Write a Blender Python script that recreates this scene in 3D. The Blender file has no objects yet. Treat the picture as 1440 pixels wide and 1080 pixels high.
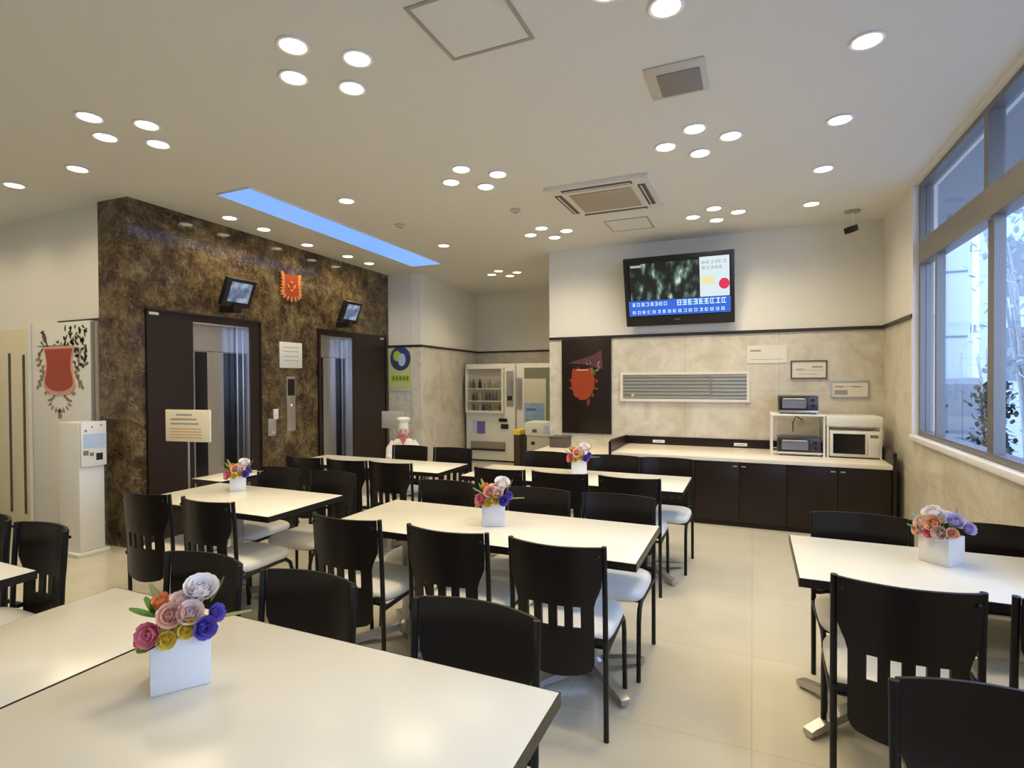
import bpy, bmesh, math, random
from mathutils import Vector, Matrix
random.seed(7)
PI = math.pi
COL = bpy.context.scene.collection
H = 3.12          # ceiling height

# ------------------------------------------------------------------ materials
def new_mat(name):
    m = bpy.data.materials.new(name); m.use_nodes = True
    nt = m.node_tree
    return m, nt, nt.nodes['Principled BSDF']

def mat(name, col, rough=0.5, metal=0.0, spec=0.5, noise=0.0, nscale=20, bump=0.0, bscale=60, coat=0.0):
    m, nt, b = new_mat(name)
    b.inputs['Roughness'].default_value = rough
    b.inputs['Metallic'].default_value = metal
    b.inputs['Specular IOR Level'].default_value = spec
    b.inputs['Coat Weight'].default_value = coat
    b.inputs['Base Color'].default_value = (*col, 1)
    tc = nt.nodes.new('ShaderNodeTexCoord')
    n = nt.nodes.new('ShaderNodeTexNoise'); n.inputs['Scale'].default_value = nscale
    n.inputs['Detail'].default_value = 4
    nt.links.new(tc.outputs['Object'], n.inputs['Vector'])
    r = nt.nodes.new('ShaderNodeMapRange')
    k = noise if noise else 0.03
    r.inputs['To Min'].default_value = 1 - k; r.inputs['To Max'].default_value = 1 + k * .6
    nt.links.new(n.outputs['Fac'], r.inputs['Value'])
    mx = nt.nodes.new('ShaderNodeVectorMath'); mx.operation = 'SCALE'
    mx.inputs[0].default_value = col
    nt.links.new(r.outputs['Result'], mx.inputs['Scale'])
    nt.links.new(mx.outputs['Vector'], b.inputs['Base Color'])
    if bump:
        n2 = nt.nodes.new('ShaderNodeTexNoise'); n2.inputs['Scale'].default_value = bscale
        nt.links.new(tc.outputs['Object'], n2.inputs['Vector'])
        bp = nt.nodes.new('ShaderNodeBump'); bp.inputs['Strength'].default_value = bump
        bp.inputs['Distance'].default_value = 0.01
        nt.links.new(n2.outputs['Fac'], bp.inputs['Height'])
        nt.links.new(bp.outputs['Normal'], b.inputs['Normal'])
    return m

def emit(name, col, s):
    m, nt, b = new_mat(name)
    b.inputs['Base Color'].default_value = (.012, .012, .014, 1)
    b.inputs['Roughness'].default_value = .35; b.inputs['Specular IOR Level'].default_value = .2
    b.inputs['Emission Color'].default_value = (*col, 1)
    b.inputs['Emission Strength'].default_value = s
    return m

def ramp(nt, stops):
    r = nt.nodes.new('ShaderNodeValToRGB')
    e = r.color_ramp.elements
    while len(e) > 1: e.remove(e[0])
    e[0].position = stops[0][0]; e[0].color = (*stops[0][1], 1)
    for p, c in stops[1:]:
        x = e.new(p); x.color = (*c, 1)
    return r

def marble_dark():
    m, nt, b = new_mat('brown_marble')
    tc = nt.nodes.new('ShaderNodeTexCoord')
    n = nt.nodes.new('ShaderNodeTexNoise'); n.inputs['Scale'].default_value = 3.4
    n.inputs['Detail'].default_value = 14; n.inputs['Roughness'].default_value = .82
    n.inputs['Distortion'].default_value = .12
    nt.links.new(tc.outputs['Object'], n.inputs['Vector'])
    r = ramp(nt, [(.36, (.018, .011, .009)), (.44, (.048, .028, .016)), (.50, (.095, .060, .026)),
                  (.56, (.16, .115, .048)), (.62, (.22, .17, .09)), (.70, (.40, .33, .23))])
    nt.links.new(n.outputs['Fac'], r.inputs['Fac'])
    v = nt.nodes.new('ShaderNodeTexNoise'); v.inputs['Scale'].default_value = 7; v.inputs['Detail'].default_value = 8
    v.inputs['Distortion'].default_value = .8
    nt.links.new(tc.outputs['Object'], v.inputs['Vector'])
    vr = ramp(nt, [(.485, (0, 0, 0)), (.5, (1, 1, 1)), (.515, (0, 0, 0))])
    nt.links.new(v.outputs['Fac'], vr.inputs['Fac'])
    mx = nt.nodes.new('ShaderNodeMixRGB')
    ml = nt.nodes.new('ShaderNodeMath'); ml.operation = 'MULTIPLY'; ml.inputs[1].default_value = .3
    nt.links.new(vr.outputs['Color'], ml.inputs[0])
    nt.links.new(ml.outputs[0], mx.inputs['Fac'])
    nt.links.new(r.outputs['Color'], mx.inputs['Color1'])
    mx.inputs['Color2'].default_value = (.5, .42, .28, 1)
    nt.links.new(mx.outputs['Color'], b.inputs['Base Color'])
    b.inputs['Roughness'].default_value = .12
    return m

def stone_beige():
    m, nt, b = new_mat('beige_stone')
    tc = nt.nodes.new('ShaderNodeTexCoord')
    n = nt.nodes.new('ShaderNodeTexNoise'); n.inputs['Scale'].default_value = 2.6
    n.inputs['Detail'].default_value = 7; n.inputs['Distortion'].default_value = 1.2
    nt.links.new(tc.outputs['Object'], n.inputs['Vector'])
    r = ramp(nt, [(.33, (.58, .52, .41)), (.47, (.66, .61, .50)), (.6, (.72, .68, .58)), (.72, (.62, .56, .45))])
    nt.links.new(n.outputs['Fac'], r.inputs['Fac'])
    n2 = nt.nodes.new('ShaderNodeTexNoise'); n2.inputs['Scale'].default_value = 16; n2.inputs['Detail'].default_value = 5
    nt.links.new(tc.outputs['Object'], n2.inputs['Vector'])
    mr = nt.nodes.new('ShaderNodeMapRange'); mr.inputs['To Min'].default_value = .86; mr.inputs['To Max'].default_value = 1.1
    nt.links.new(n2.outputs['Fac'], mr.inputs['Value'])
    sc = nt.nodes.new('ShaderNodeVectorMath'); sc.operation = 'SCALE'
    nt.links.new(r.outputs['Color'], sc.inputs[0]); nt.links.new(mr.outputs['Result'], sc.inputs['Scale'])
    # large slab joints
    sx = nt.nodes.new('ShaderNodeSeparateXYZ'); nt.links.new(tc.outputs['Object'], sx.inputs[0])
    ad = nt.nodes.new('ShaderNodeMath'); ad.operation = 'ADD'
    nt.links.new(sx.outputs['X'], ad.inputs[0]); nt.links.new(sx.outputs['Y'], ad.inputs[1])
    cb = nt.nodes.new('ShaderNodeCombineXYZ')
    nt.links.new(ad.outputs[0], cb.inputs['X']); nt.links.new(sx.outputs['Z'], cb.inputs['Y'])
    br = nt.nodes.new('ShaderNodeTexBrick'); br.offset = 0
    br.inputs['Scale'].default_value = 1; br.inputs['Brick Width'].default_value = 1.0
    br.inputs['Row Height'].default_value = .67; br.inputs['Mortar Size'].default_value = .003
    br.inputs['Color1'].default_value = (1, 1, 1, 1); br.inputs['Color2'].default_value = (1, 1, 1, 1)
    br.inputs['Mortar'].default_value = (.78, .74, .68, 1)
    nt.links.new(cb.outputs[0], br.inputs['Vector'])
    mu = nt.nodes.new('ShaderNodeVectorMath'); mu.operation = 'MULTIPLY'
    nt.links.new(sc.outputs[0], mu.inputs[0]); nt.links.new(br.outputs['Color'], mu.inputs[1])
    nt.links.new(mu.outputs[0], b.inputs['Base Color'])
    b.inputs['Roughness'].default_value = .3
    return m

def floor_mat():
    m, nt, b = new_mat('floor_tile')
    tc = nt.nodes.new('ShaderNodeTexCoord')
    br = nt.nodes.new('ShaderNodeTexBrick'); br.offset = 0
    mp = nt.nodes.new('ShaderNodeMapping'); mp.inputs['Location'].default_value = (.005, .02, 0)
    nt.links.new(tc.outputs['Object'], mp.inputs['Vector'])
    br.inputs['Scale'].default_value = 1; br.inputs['Brick Width'].default_value = .8
    br.inputs['Row Height'].default_value = .8; br.inputs['Mortar Size'].default_value = .003
    br.inputs['Color1'].default_value = (.60, .565, .46, 1); br.inputs['Color2'].default_value = (.575, .54, .44, 1)
    br.inputs['Mortar'].default_value = (.52, .46, .34, 1)
    nt.links.new(mp.outputs[0], br.inputs['Vector'])
    n = nt.nodes.new('ShaderNodeTexNoise'); n.inputs['Scale'].default_value = 5; n.inputs['Detail'].default_value = 6
    nt.links.new(tc.outputs['Object'], n.inputs['Vector'])
    mr = nt.nodes.new('ShaderNodeMapRange'); mr.inputs['To Min'].default_value = .93; mr.inputs['To Max'].default_value = 1.05
    nt.links.new(n.outputs['Fac'], mr.inputs['Value'])
    sc = nt.nodes.new('ShaderNodeVectorMath'); sc.operation = 'SCALE'
    nt.links.new(br.outputs['Color'], sc.inputs[0]); nt.links.new(mr.outputs['Result'], sc.inputs['Scale'])
    nt.links.new(sc.outputs[0], b.inputs['Base Color'])
    b.inputs['Roughness'].default_value = .13
    return m

def glass_mat(name, tint=(.93, .97, 1.0), gl=.07):
    m = bpy.data.materials.new(name); m.use_nodes = True
    nt = m.node_tree; nt.nodes.clear()
    o = nt.nodes.new('ShaderNodeOutputMaterial')
    t = nt.nodes.new('ShaderNodeBsdfTransparent'); t.inputs['Color'].default_value = (*tint, 1)
    g = nt.nodes.new('ShaderNodeBsdfGlossy'); g.inputs['Roughness'].default_value = .02
    f = nt.nodes.new('ShaderNodeFresnel'); f.inputs['IOR'].default_value = 1.35
    mx = nt.nodes.new('ShaderNodeMixShader')
    g2 = nt.nodes.new('ShaderNodeNewGeometry'); sb = nt.nodes.new('ShaderNodeMath'); sb.operation = 'SUBTRACT'
    sb.inputs[0].default_value = 1; nt.links.new(g2.outputs['Backfacing'], sb.inputs[1])
    ml = nt.nodes.new('ShaderNodeMath'); ml.operation = 'MULTIPLY'
    nt.links.new(f.outputs[0], ml.inputs[0]); nt.links.new(sb.outputs[0], ml.inputs[1])
    nt.links.new(ml.outputs[0], mx.inputs[0]); nt.links.new(t.outputs[0], mx.inputs[1]); nt.links.new(g.outputs[0], mx.inputs[2])
    nt.links.new(mx.outputs[0], o.inputs['Surface'])
    return m

def tv_picture():
    m, nt, b = new_mat('screen_picture')
    tc = nt.nodes.new('ShaderNodeTexCoord')
    mp = nt.nodes.new('ShaderNodeMapping'); mp.inputs['Scale'].default_value = (13, 13, 5)
    nt.links.new(tc.outputs['Object'], mp.inputs['Vector'])
    n = nt.nodes.new('ShaderNodeTexNoise'); n.inputs['Scale'].default_value = 1; n.inputs['Detail'].default_value = 5
    nt.links.new(mp.outputs[0], n.inputs['Vector'])
    r = ramp(nt, [(.46, (.004, .006, .006)), (.54, (.03, .06, .055)), (.62, (.12, .2, .16)), (.72, (.7, .8, .6))])
    nt.links.new(n.outputs['Fac'], r.inputs['Fac'])
    b.inputs['Base Color'].default_value = (0.01, 0.01, 0.01, 1)
    nt.links.new(r.outputs['Color'], b.inputs['Emission Color'])
    b.inputs['Emission Strength'].default_value = 1.0
    b.inputs['Roughness'].default_value = .3
    return m

M = dict(
    paint=mat('wall_paint', (.80, .78, .72), .6, bump=.02, bscale=200),
    ceil=mat('ceiling_paint', (.76, .75, .71), .75, bump=.02, bscale=250),
    stone=stone_beige(), marble=marble_dark(), floor=floor_mat(),
    rail=mat('dark_rail', (.035, .022, .016), .4),
    brown=mat('dark_brown_steel', (.026, .015, .013), .32, spec=.35, noise=.12, nscale=8),
    black=mat('black_plastic', (.012, .012, .013), .35),
    cabinet=mat('dark_cabinet', (.018, .011, .009), .35, spec=.3, noise=.15, nscale=14),
    chairwood=mat('espresso_bent_wood', (.011, .0075, .006), .32, spec=.28, noise=.2, nscale=12),
    tube=mat('black_tube', (.007, .007, .008), .32, spec=.35),
    seat=mat('cream_vinyl', (.78, .76, .70), .4, bump=.03, bscale=90),
    laminate=mat('cream_laminate', (.71, .685, .60), .25, noise=.02, nscale=4),
    edge=mat('table_edge_band', (.02, .015, .012), .3, spec=.3),
    alu=mat('brushed_aluminium', (.50, .49, .48), .3, metal=.85),
    steel=mat('elevator_steel', (.55, .52, .50), .28, metal=.8, noise=.05, nscale=5),
    steel2=mat('elevator_jamb_steel', (.6, .6, .63), .2, metal=.9),
    dglass=mat('dark_glass', (.010, .010, .012), .14),
    white=mat('white_plastic', (.80, .79, .75), .35),
    worktop=mat('worktop_laminate', (.80, .74, .64), .3),
    pot=mat('white_ceramic', (.80, .79, .79), .25),
    paper=mat('cream_paper', (.80, .74, .55), .6),
    paperw=mat('white_paper', (.78, .75, .66), .6),
    ink=mat('dark_ink', (.10, .09, .08), .6),
    inkl=mat('pale_ink', (.36, .33, .28), .6),
    inko=mat('orange_ink', (.65, .33, .12), .6),
    red=mat('red_print', (.42, .055, .02), .5),
    orange=mat('orange_print', (.33, .045, .010), .45),
    gold=mat('orange_gold', (.60, .22, .06), .35),
    pink=mat('salmon_print', (.72, .38, .28), .5),
    purple=mat('plum_print', (.10, .03, .05), .5),
    frame=mat('window_aluminium', (.20, .19, .19), .35, metal=.5),
    framew=mat('white_trim', (.82, .82, .84), .4),
    grille=mat('grey_louvre', (.36, .36, .33), .4, metal=.3),
    acgrille=mat('beige_grille', (.42, .36, .28), .6),
    spk=mat('grey_speaker_cloth', (.27, .25, .23), .8),
    hatch=mat('hatch_trim', (.40, .37, .32), .45, metal=.3),
    blue=mat('blue_picture', (.25, .45, .75), .4),
    bluel=mat('pale_blue_panel', (.50, .62, .80), .4),
    violet=mat('violet_card', (.16, .12, .45), .5),
    lime=mat('lime_print', (.50, .62, .06), .5),
    limel=mat('pale_lime_print', (.60, .66, .30), .5),
    yellow=mat('yellow_plastic', (.85, .65, .08), .4),
    skin=mat('statue_skin', (.70, .48, .36), .5),
    scarf=mat('pink_red_scarf', (.60, .16, .18), .6),
    coat=mat('statue_white', (.85, .83, .76), .55),
    glass=glass_mat('window_glass'),
    lens=emit('lamp_lens', (1.0, .86, .60), 7.0),
    sky=emit('blue_light_panel', (.22, .45, 1.0), 1.05),
    green=mat('leaf_green', (.10, .26, .03), .45, noise=.3),
    greend=mat('olive_leaf', (.20, .22, .07), .5),
    ext=mat('pale_cladding', (.55, .62, .74), .5),
    ext2=mat('grey_cladding', (.22, .24, .28), .6),
    hedge=mat('hedge_green', (.03, .05, .03), .7, noise=.4),
    bark=mat('grey_bark', (.45, .48, .52), .8),
    pave=mat('grey_paving', (.25, .26, .28), .8),
)

# ------------------------------------------------------------------ mesh builder
class MB:
    def __init__(s): s.bm = bmesh.new(); s.mi = 0; s.M = Matrix()
    def _fin(s, vs, fs=None):
        if s.M != Matrix(): bmesh.ops.transform(s.bm, matrix=s.M, verts=vs)
        fs = fs if fs is not None else {f for v in vs for f in v.link_faces}
        for f in fs: f.material_index = s.mi
    def box(s, x0, x1, y0, y1, z0, z1, bev=0):
        g = bmesh.ops.create_cube(s.bm, size=1); vs = g['verts']
        for v in vs:
            v.co = Vector(((x0 + x1) / 2 + v.co.x * (x1 - x0), (y0 + y1) / 2 + v.co.y * (y1 - y0), (z0 + z1) / 2 + v.co.z * (z1 - z0)))
        if bev:
            es = list({e for v in vs for e in v.link_edges})
            r = bmesh.ops.bevel(s.bm, geom=es, offset=bev, segments=2, affect='EDGES', profile=.5)
            vs = list({v for f in r['faces'] for v in f.verts} | {v for v in vs if v.is_valid})
            seen = set(vs); st = list(vs)
            while st:
                v = st.pop()
                for e in v.link_edges:
                    o = e.other_vert(v)
                    if o not in seen: seen.add(o); st.append(o)
            vs = list(seen)
        s._fin(vs); return s
    def tube(s, pts, r, seg=10, radii=None, caps=True):
        pts = [Vector(p) for p in pts]; rings = []
        prev = None
        for i, p in enumerate(pts):
            if i == 0: t = pts[1] - p
            elif i == len(pts) - 1: t = p - pts[i - 1]
            else: t = (pts[i + 1] - p).normalized() + (p - pts[i - 1]).normalized()
            t.normalize()
            if prev is None:
                a = Vector((0, 0, 1)) if abs(t.z) < .9 else Vector((1, 0, 0))
                u = t.cross(a).normalized()
            else: u = (prev - t * prev.dot(t)).normalized()
            prev = u; w = t.cross(u)
            rr = radii[i] if radii else r
            rings.append([s.bm.verts.new(p + (u * math.cos(2 * PI * k / seg) + w * math.sin(2 * PI * k / seg)) * rr) for k in range(seg)])
        fs = []
        for a, b in zip(rings, rings[1:]):
            for k in range(seg): fs.append(s.bm.faces.new((a[k], a[(k + 1) % seg], b[(k + 1) % seg], b[k])))
        if caps: fs += [s.bm.faces.new(rings[0][::-1]), s.bm.faces.new(rings[-1])]
        s._fin([v for r_ in rings for v in r_], fs); return s
    def lathe(s, prof, c=(0, 0, 0), seg=24, sy=1.0):
        rings = []
        for r, z in prof:
            rings.append([s.bm.verts.new((c[0] + r * math.cos(2 * PI * k / seg), c[1] + sy * r * math.sin(2 * PI * k / seg), c[2] + z)) for k in range(seg)])
        fs = []
        for a, b in zip(rings, rings[1:]):
            for k in range(seg): fs.append(s.bm.faces.new((a[k], a[(k + 1) % seg], b[(k + 1) % seg], b[k])))
        fs += [s.bm.faces.new(rings[0][::-1]), s.bm.faces.new(rings[-1])]
        s._fin([v for r_ in rings for v in r_], fs); return s
    def ball(s, c, r, seg=16):
        r = (r, r, r) if isinstance(r, (int, float)) else r
        g = bmesh.ops.create_uvsphere(s.bm, u_segments=seg, v_segments=max(6, seg // 2), radius=1)
        for v in g['verts']: v.co = Vector((c[0] + v.co.x * r[0], c[1] + v.co.y * r[1], c[2] + v.co.z * r[2]))
        s._fin(g['verts']); return s
    def prism(s, pts, axis, a, b):
        """outline pts (2d) extruded between a and b along axis ('x' -> pts are (y,z); 'y' -> (x,z); 'z' -> (x,y))"""
        def P(p, t):
            return (t, p[0], p[1]) if axis == 'x' else (p[0], t, p[1]) if axis == 'y' else (p[0], p[1], t)
        A = [s.bm.verts.new(P(p, a)) for p in pts]; B = [s.bm.verts.new(P(p, b)) for p in pts]
        n = len(pts); fs = [s.bm.faces.new(A), s.bm.faces.new(B[::-1])]
        for i in range(n): fs.append(s.bm.faces.new((A[i], B[i], B[(i + 1) % n], A[(i + 1) % n])))
        bmesh.ops.recalc_face_normals(s.bm, faces=fs)
        s._fin(A + B, fs); return s
    def ell(s, c, rx, rz, axis, a, b, n=20, rot=0):
        pts = []
        for k in range(n):
            t = 2 * PI * k / n; x, z = rx * math.cos(t), rz * math.sin(t)
            pts.append((c[0] + x * math.cos(rot) - z * math.sin(rot), c[1] + x * math.sin(rot) + z * math.cos(rot)))
        return s.prism(pts, axis, a, b)
    def build(s, name, m, parent=None, loc=(0, 0, 0), rotz=0, smooth=True):
        bmesh.ops.recalc_face_normals(s.bm, faces=s.bm.faces)
        me = bpy.data.meshes.new(name); s.bm.to_mesh(me); s.bm.free()
        for x in (m if isinstance(m, (list, tuple)) else [m]): me.materials.append(M[x] if isinstance(x, str) else x)
        if smooth:
            for p in me.polygons: p.use_smooth = True
            me.set_sharp_from_angle(angle=math.radians(38))
        o = bpy.data.objects.new(name, me); COL.objects.link(o)
        o.location = loc; o.rotation_euler = (0, 0, rotz)
        if parent: o.parent = parent
        return o

def tag(o, label=None, cat=None, group=None, kind=None):
    if label: o['label'] = label
    if cat: o['category'] = cat
    if group: o['group'] = group
    if kind: o['kind'] = kind
    return o
def thing(name, label, cat, loc=(0, 0, 0), rotz=0, group=None, kind=None):
    o = bpy.data.objects.new(name, None); COL.objects.link(o)
    o.empty_display_size = .1
    o.location = loc; o.rotation_euler = (0, 0, rotz)
    return tag(o, label, cat, group, kind)
def dup(o, loc=None, rotz=None, label=None, group=None, parent=None):
    c = o.copy(); COL.objects.link(c)
    if parent: c.parent = parent
    if loc is not None: c.location = loc
    if rotz is not None: c.rotation_euler = (0, 0, rotz)
    if label: c['label'] = label
    if group: c['group'] = group
    for ch in list(o.children): dup(ch, parent=c)
    return c
def box(name, m, x0, x1, y0, y1, z0, z1, bev=0, parent=None):
    return MB().box(x0, x1, y0, y1, z0, z1, bev).build(name, m, parent)
def struct(o, label=None, cat='room'):
    return tag(o, label, cat, kind='structure')

# ------------------------------------------------------------------ room shell
WX = 1.24      # window wall
BY = 6.73      # back wall
RY = 9.6       # back of the recess
LY = 3.09      # short left wall
struct(box('floor', 'floor', -8.3, 1.45, -3.2, 9.75, -.1, 0), 'glossy beige tiled floor', 'floor')
struct(box('ceiling', 'ceil', -8.3, 1.45, -3.2, 9.75, H, H + .15), 'white ceiling with recessed downlights', 'ceiling')

def wall(name, lab, segs):
    b = MB()
    for (x0, x1, y0, y1) in segs:
        b.mi = 0; b.box(x0, x1, y0, y1, 0, 2.0)
        b.mi = 1; b.box(x0, x1, y0, y1, 2.0, H)
    return struct(b.build(name, ['stone', 'paint'], smooth=False), lab, 'wall')
wall('wall_back', 'back wall, beige stone below and white paint above', [(-2.42, WX + .15, BY, BY + .2)])
def quadwall(name, lab, p, q, th, mats=('stone', 'paint')):
    p, q = Vector(p), Vector(q); d = (q - p).normalized(); n = Vector((-d.y, d.x)) * th
    b = MB(); pts = [tuple(p), tuple(q), tuple(q + n), tuple(p + n)]
    b.mi = 0; b.prism(pts, 'z', 0, 2.0); b.mi = 1; b.prism(pts, 'z', 2.0, H)
    return struct(b.build(name, list(mats), smooth=False), lab, 'wall')
quadwall('wall_alcove', 'short wall beside the lift bank', (-5.45, 7.13), (-4.66, 7.13), .15)
quadwall('wall_alcove_side', 'angled side wall of the vending recess', (-4.66, 7.13), (-4.95, RY), .15)
wall('wall_recess', 'rear wall of the vending recess', [(-5.1, -2.2, RY, RY + .15)])
wall('wall_bulkhead', 'end wall between the vending recess and the counter', [(-2.42, -2.25, BY + .2, RY)])
# window wall with opening
b = MB()
b.mi = 0
b.box(WX, WX + .16, -3.2, BY, 0, .99)
b.box(WX, WX + .16, 5.56, BY, .99, 2.0)
b.mi = 1
b.box(WX, WX + .16, 5.56, BY, 2.0, H); b.box(WX, WX + .16, -3.2, 5.56, 3.085, H)
b.box(WX, WX + .16, -3.2, -1.5, .99, 3.085)
struct(b.build('wall_right', ['stone', 'paint'], smooth=False), 'stone window wall on the right', 'wall')
# left wall (faces the camera), far-left and rear walls
struct(box('wall_left', 'paint', -8.2, -5.456, LY, LY + .15, 0, H), 'white wall left of the brown marble', 'wall')
struct(box('wall_far_left', 'paint', -8.3, -8.2, -3.2, LY + .15, 0, H), 'white wall at the far left', 'wall')
struct(box('wall_rear', 'paint', -8.2, WX + .16, -3.3, -3.2, 0, H), 'white wall behind the viewer', 'wall')
# picture rail
def rail(name, p, q, z=2.0, h=.034, th=.018, lab='thin dark wooden wall rail'):
    p, q = Vector(p), Vector(q); d = (q - p).normalized(); n = Vector((d.y, -d.x)) * th
    pts = [tuple(p), tuple(q), tuple(q + n), tuple(p + n)]
    return struct(MB().prism(pts, 'z', z - h / 2, z + h / 2).build(name, 'rail', smooth=False), lab, 'trim')
rail('trim_1', (-2.42, BY - .001), (WX - .001, BY - .001))
rail('trim_2', (WX - .001, BY), (WX - .001, 5.57))
rail('trim_3', (-5.27, 7.129), (-4.66, 7.129))
rail('trim_4', (-4.659, 7.13), (-4.949, RY))
rail('trim_5', (-4.95, RY - .001), (-2.42, RY - .001))
rail('trim_6', (-6.12, LY - .001), (-5.45, LY - .001), z=2.06, h=.02)

# ------------------------------------------------------------------ window 1
w = tag(thing('window_1', 'tall aluminium framed window on the right wall', 'window', (WX, 0, 0)), kind='structure')
b = MB()
b.box(.03, .12, -1.5, 5.56, 1.0, 1.04); b.box(.03, .12, -1.5, 5.56, 3.05, 3.085)
b.box(.03, .12, 5.51, 5.56, 1.04, 3.05); b.box(.03, .12, -1.5, -1.45, 1.04, 3.05)
b.build('window_frame', 'frame', w)
MB().box(.02, .12, -1.45, 5.51, 2.42, 2.60, .004).build('transom', mat('transom_taupe', (.27, .25, .22), .35, metal=.3), w)
b = MB()
for y in (4.12, 2.5, .9): b.box(.03, .11, y - .035, y + .035, 2.60, 3.05)
for y in (5.09, 4.02, 2.6, 1.2): b.box(.03, .085, y - .022, y + .022, 1.04, 2.42)
b.box(.055, .10, 4.12, 4.17, 1.04, 2.42)
b.build('mullion', 'frame', w)
for (z0, z1) in ((1.04, 2.42), (2.60, 3.05)):
    MB().box(.065, .071, -1.45, 5.51, z0, z1).build('pane', 'glass', w)
b = MB(); b.box(-.03, .03, -1.5, 5.60, .955, 1.0, .006); b.box(-.012, .03, 5.552, 5.60, 1.0, 3.085)
b.build('window_sill', 'framew', w)

# ------------------------------------------------------------------ marble lift wall (local frame, x outward, y along)
T = .051; WO = (-5.05, 3.08, 0)
def wl(name, label, cat, u, z=0, n=0, group=None):
    """a thing placed on the lift wall: u metres along, n metres out of it"""
    x = WO[0] - math.sin(T) * u + math.cos(T) * n; y = WO[1] + math.cos(T) * u + math.sin(T) * n
    return thing(name, label, cat, (x, y, z), T, group)
o1, o2 = (.615, 1.325), (2.47, 3.145)     # lift openings along the wall
b = MB()
D = -.40
b.box(D, 0, 0, o1[0], 0, H); b.box(D, 0, o1[1], o2[0], 0, H); b.box(D, 0, o2[1], 4.06, 0, H)
for o in (o1, o2): b.box(D, 0, o[0], o[1], 2.075, H)
m_ = b.build('wall_lift', 'marble', smooth=False, loc=WO, rotz=T); struct(m_, 'polished brown marble wall around the two lifts', 'wall')

def lift(label, o, c0, c1):
    t = wl('lift_entrance', label, 'lift', 0)
    b = MB()
    y0, y1 = c0, c1
    # brown steel surround, 12 mm proud of the marble
    b.box(.001, .016, y0, o[0], 0, 2.14); b.box(.001, .016, o[1], y1, 0, 2.125)
    b.box(.001, .016, o[0], o[1], 2.075, 2.14)
    b.box(.001, .03, y0, y0 + .02, 0, 2.15); b.box(.001, .03, y1 - .02, y1, 0, 2.15); b.box(.001, .03, y0, y1, 2.135, 2.155)
    b.build('surround', 'brown', t)
    b = MB()
    b.box(-.2, .001, o[0] + .001, o[0] + .012, 0, 2.074); b.box(-.2, .001, o[1] - .012, o[1] - .001, 0, 2.074)
    b.box(-.19, -.17, o[1] - .02, o[1] - .012, 0, 2.07); b.box(-.10, -.085, o[1] - .02, o[1] - .012, 0, 2.07)
    b.box(-.2, .001, o[0] + .012, o[1] - .012, 2.06, 2.074)
    b.build('jamb', 'steel2', t)
    d = MB(); L = o[1] - o[0]
    d.box(-.215, -.2, o[0] + .012, o[1] - .001, 0, 2.06); d.build('door', 'steel', t)
    dd = [c for c in t.children if c.name.startswith('door')][0]
    for (p, q) in ((o[0] + .19, o[0] + .335), (o[0] + .54, o[1] - .015)) if L > .7 else ((o[0] + .16, o[0] + .295), (o[0] + .56, o[1] - .015)):
        MB().box(-.2, -.197, p, q, .12, 1.79).build('door_window', 'dglass', dd)
    MB().box(-.2, -.198, o[0] + .012, o[1] - .012, 1.795, 1.80).build('seam', 'dglass', dd)
    MB().box(-.2, 0, o[0] + .012, o[1] - .012, .0005, .008).build('sill', 'alu', t)
    s = MB().box(.016, .019, (y0 + .02 if o is o1 else y1 - .16), (y0 + .12 if o is o1 else y1 - .06), 2.10, 2.125)
    s.build('maker_plate', 'paperw', t)
    return t
lift('nearer lift with silver door in a dark brown steel surround, behind the sign stand', o1, .14, 1.47)
lift('farther lift with silver door in a dark brown steel surround, at the marble wall end', o2, 2.42, 3.96)

def monitor(label, u):
    t = wl('wall_monitor', label, 'monitor', u, 2.40, 0, 'small tilted monitors above the lifts')
    b = MB(); b.M = Matrix.Translation((.2, 0, 0)) @ Matrix.Rotation(math.radians(22), 4, 'Y')
    b.box(-.03, .03, -.18, .18, -.15, .15, .008); b.build('casing', 'black', t)
    b = MB(); b.M = Matrix.Translation((.2, 0, 0)) @ Matrix.Rotation(math.radians(22), 4, 'Y')
    b.box(.03, .032, -.13, .13, -.095, .115); b.build('screen', M['moni'], t)
    MB().box(0.001, .2, -.05, .05, -.2, -.12, .01).tube([(.13, 0, -.13), (.17, 0, -.02)], .025).build('bracket', 'brown', t)
m, nt, bb = new_mat('monitor_screen')
tc = nt.nodes.new('ShaderNodeTexCoord'); n = nt.nodes.new('ShaderNodeTexNoise'); n.inputs['Scale'].default_value = 9
nt.links.new(tc.outputs['Object'], n.inputs['Vector'])
r = ramp(nt, [(.35, (.05, .08, .16)), (.5, (.18, .25, .38)), (.65, (.45, .52, .62))])
nt.links.new(n.outputs['Fac'], r.inputs['Fac']); nt.links.new(r.outputs['Color'], bb.inputs['Emission Color'])
bb.inputs['Emission Strength'].default_value = .75; bb.inputs['Base Color'].default_value = (.02, .02, .03, 1)
M['moni'] = m
monitor('small black tilted monitor above the nearer lift', .99)
monitor('small black tilted monitor above the farther lift', 2.84)

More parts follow.
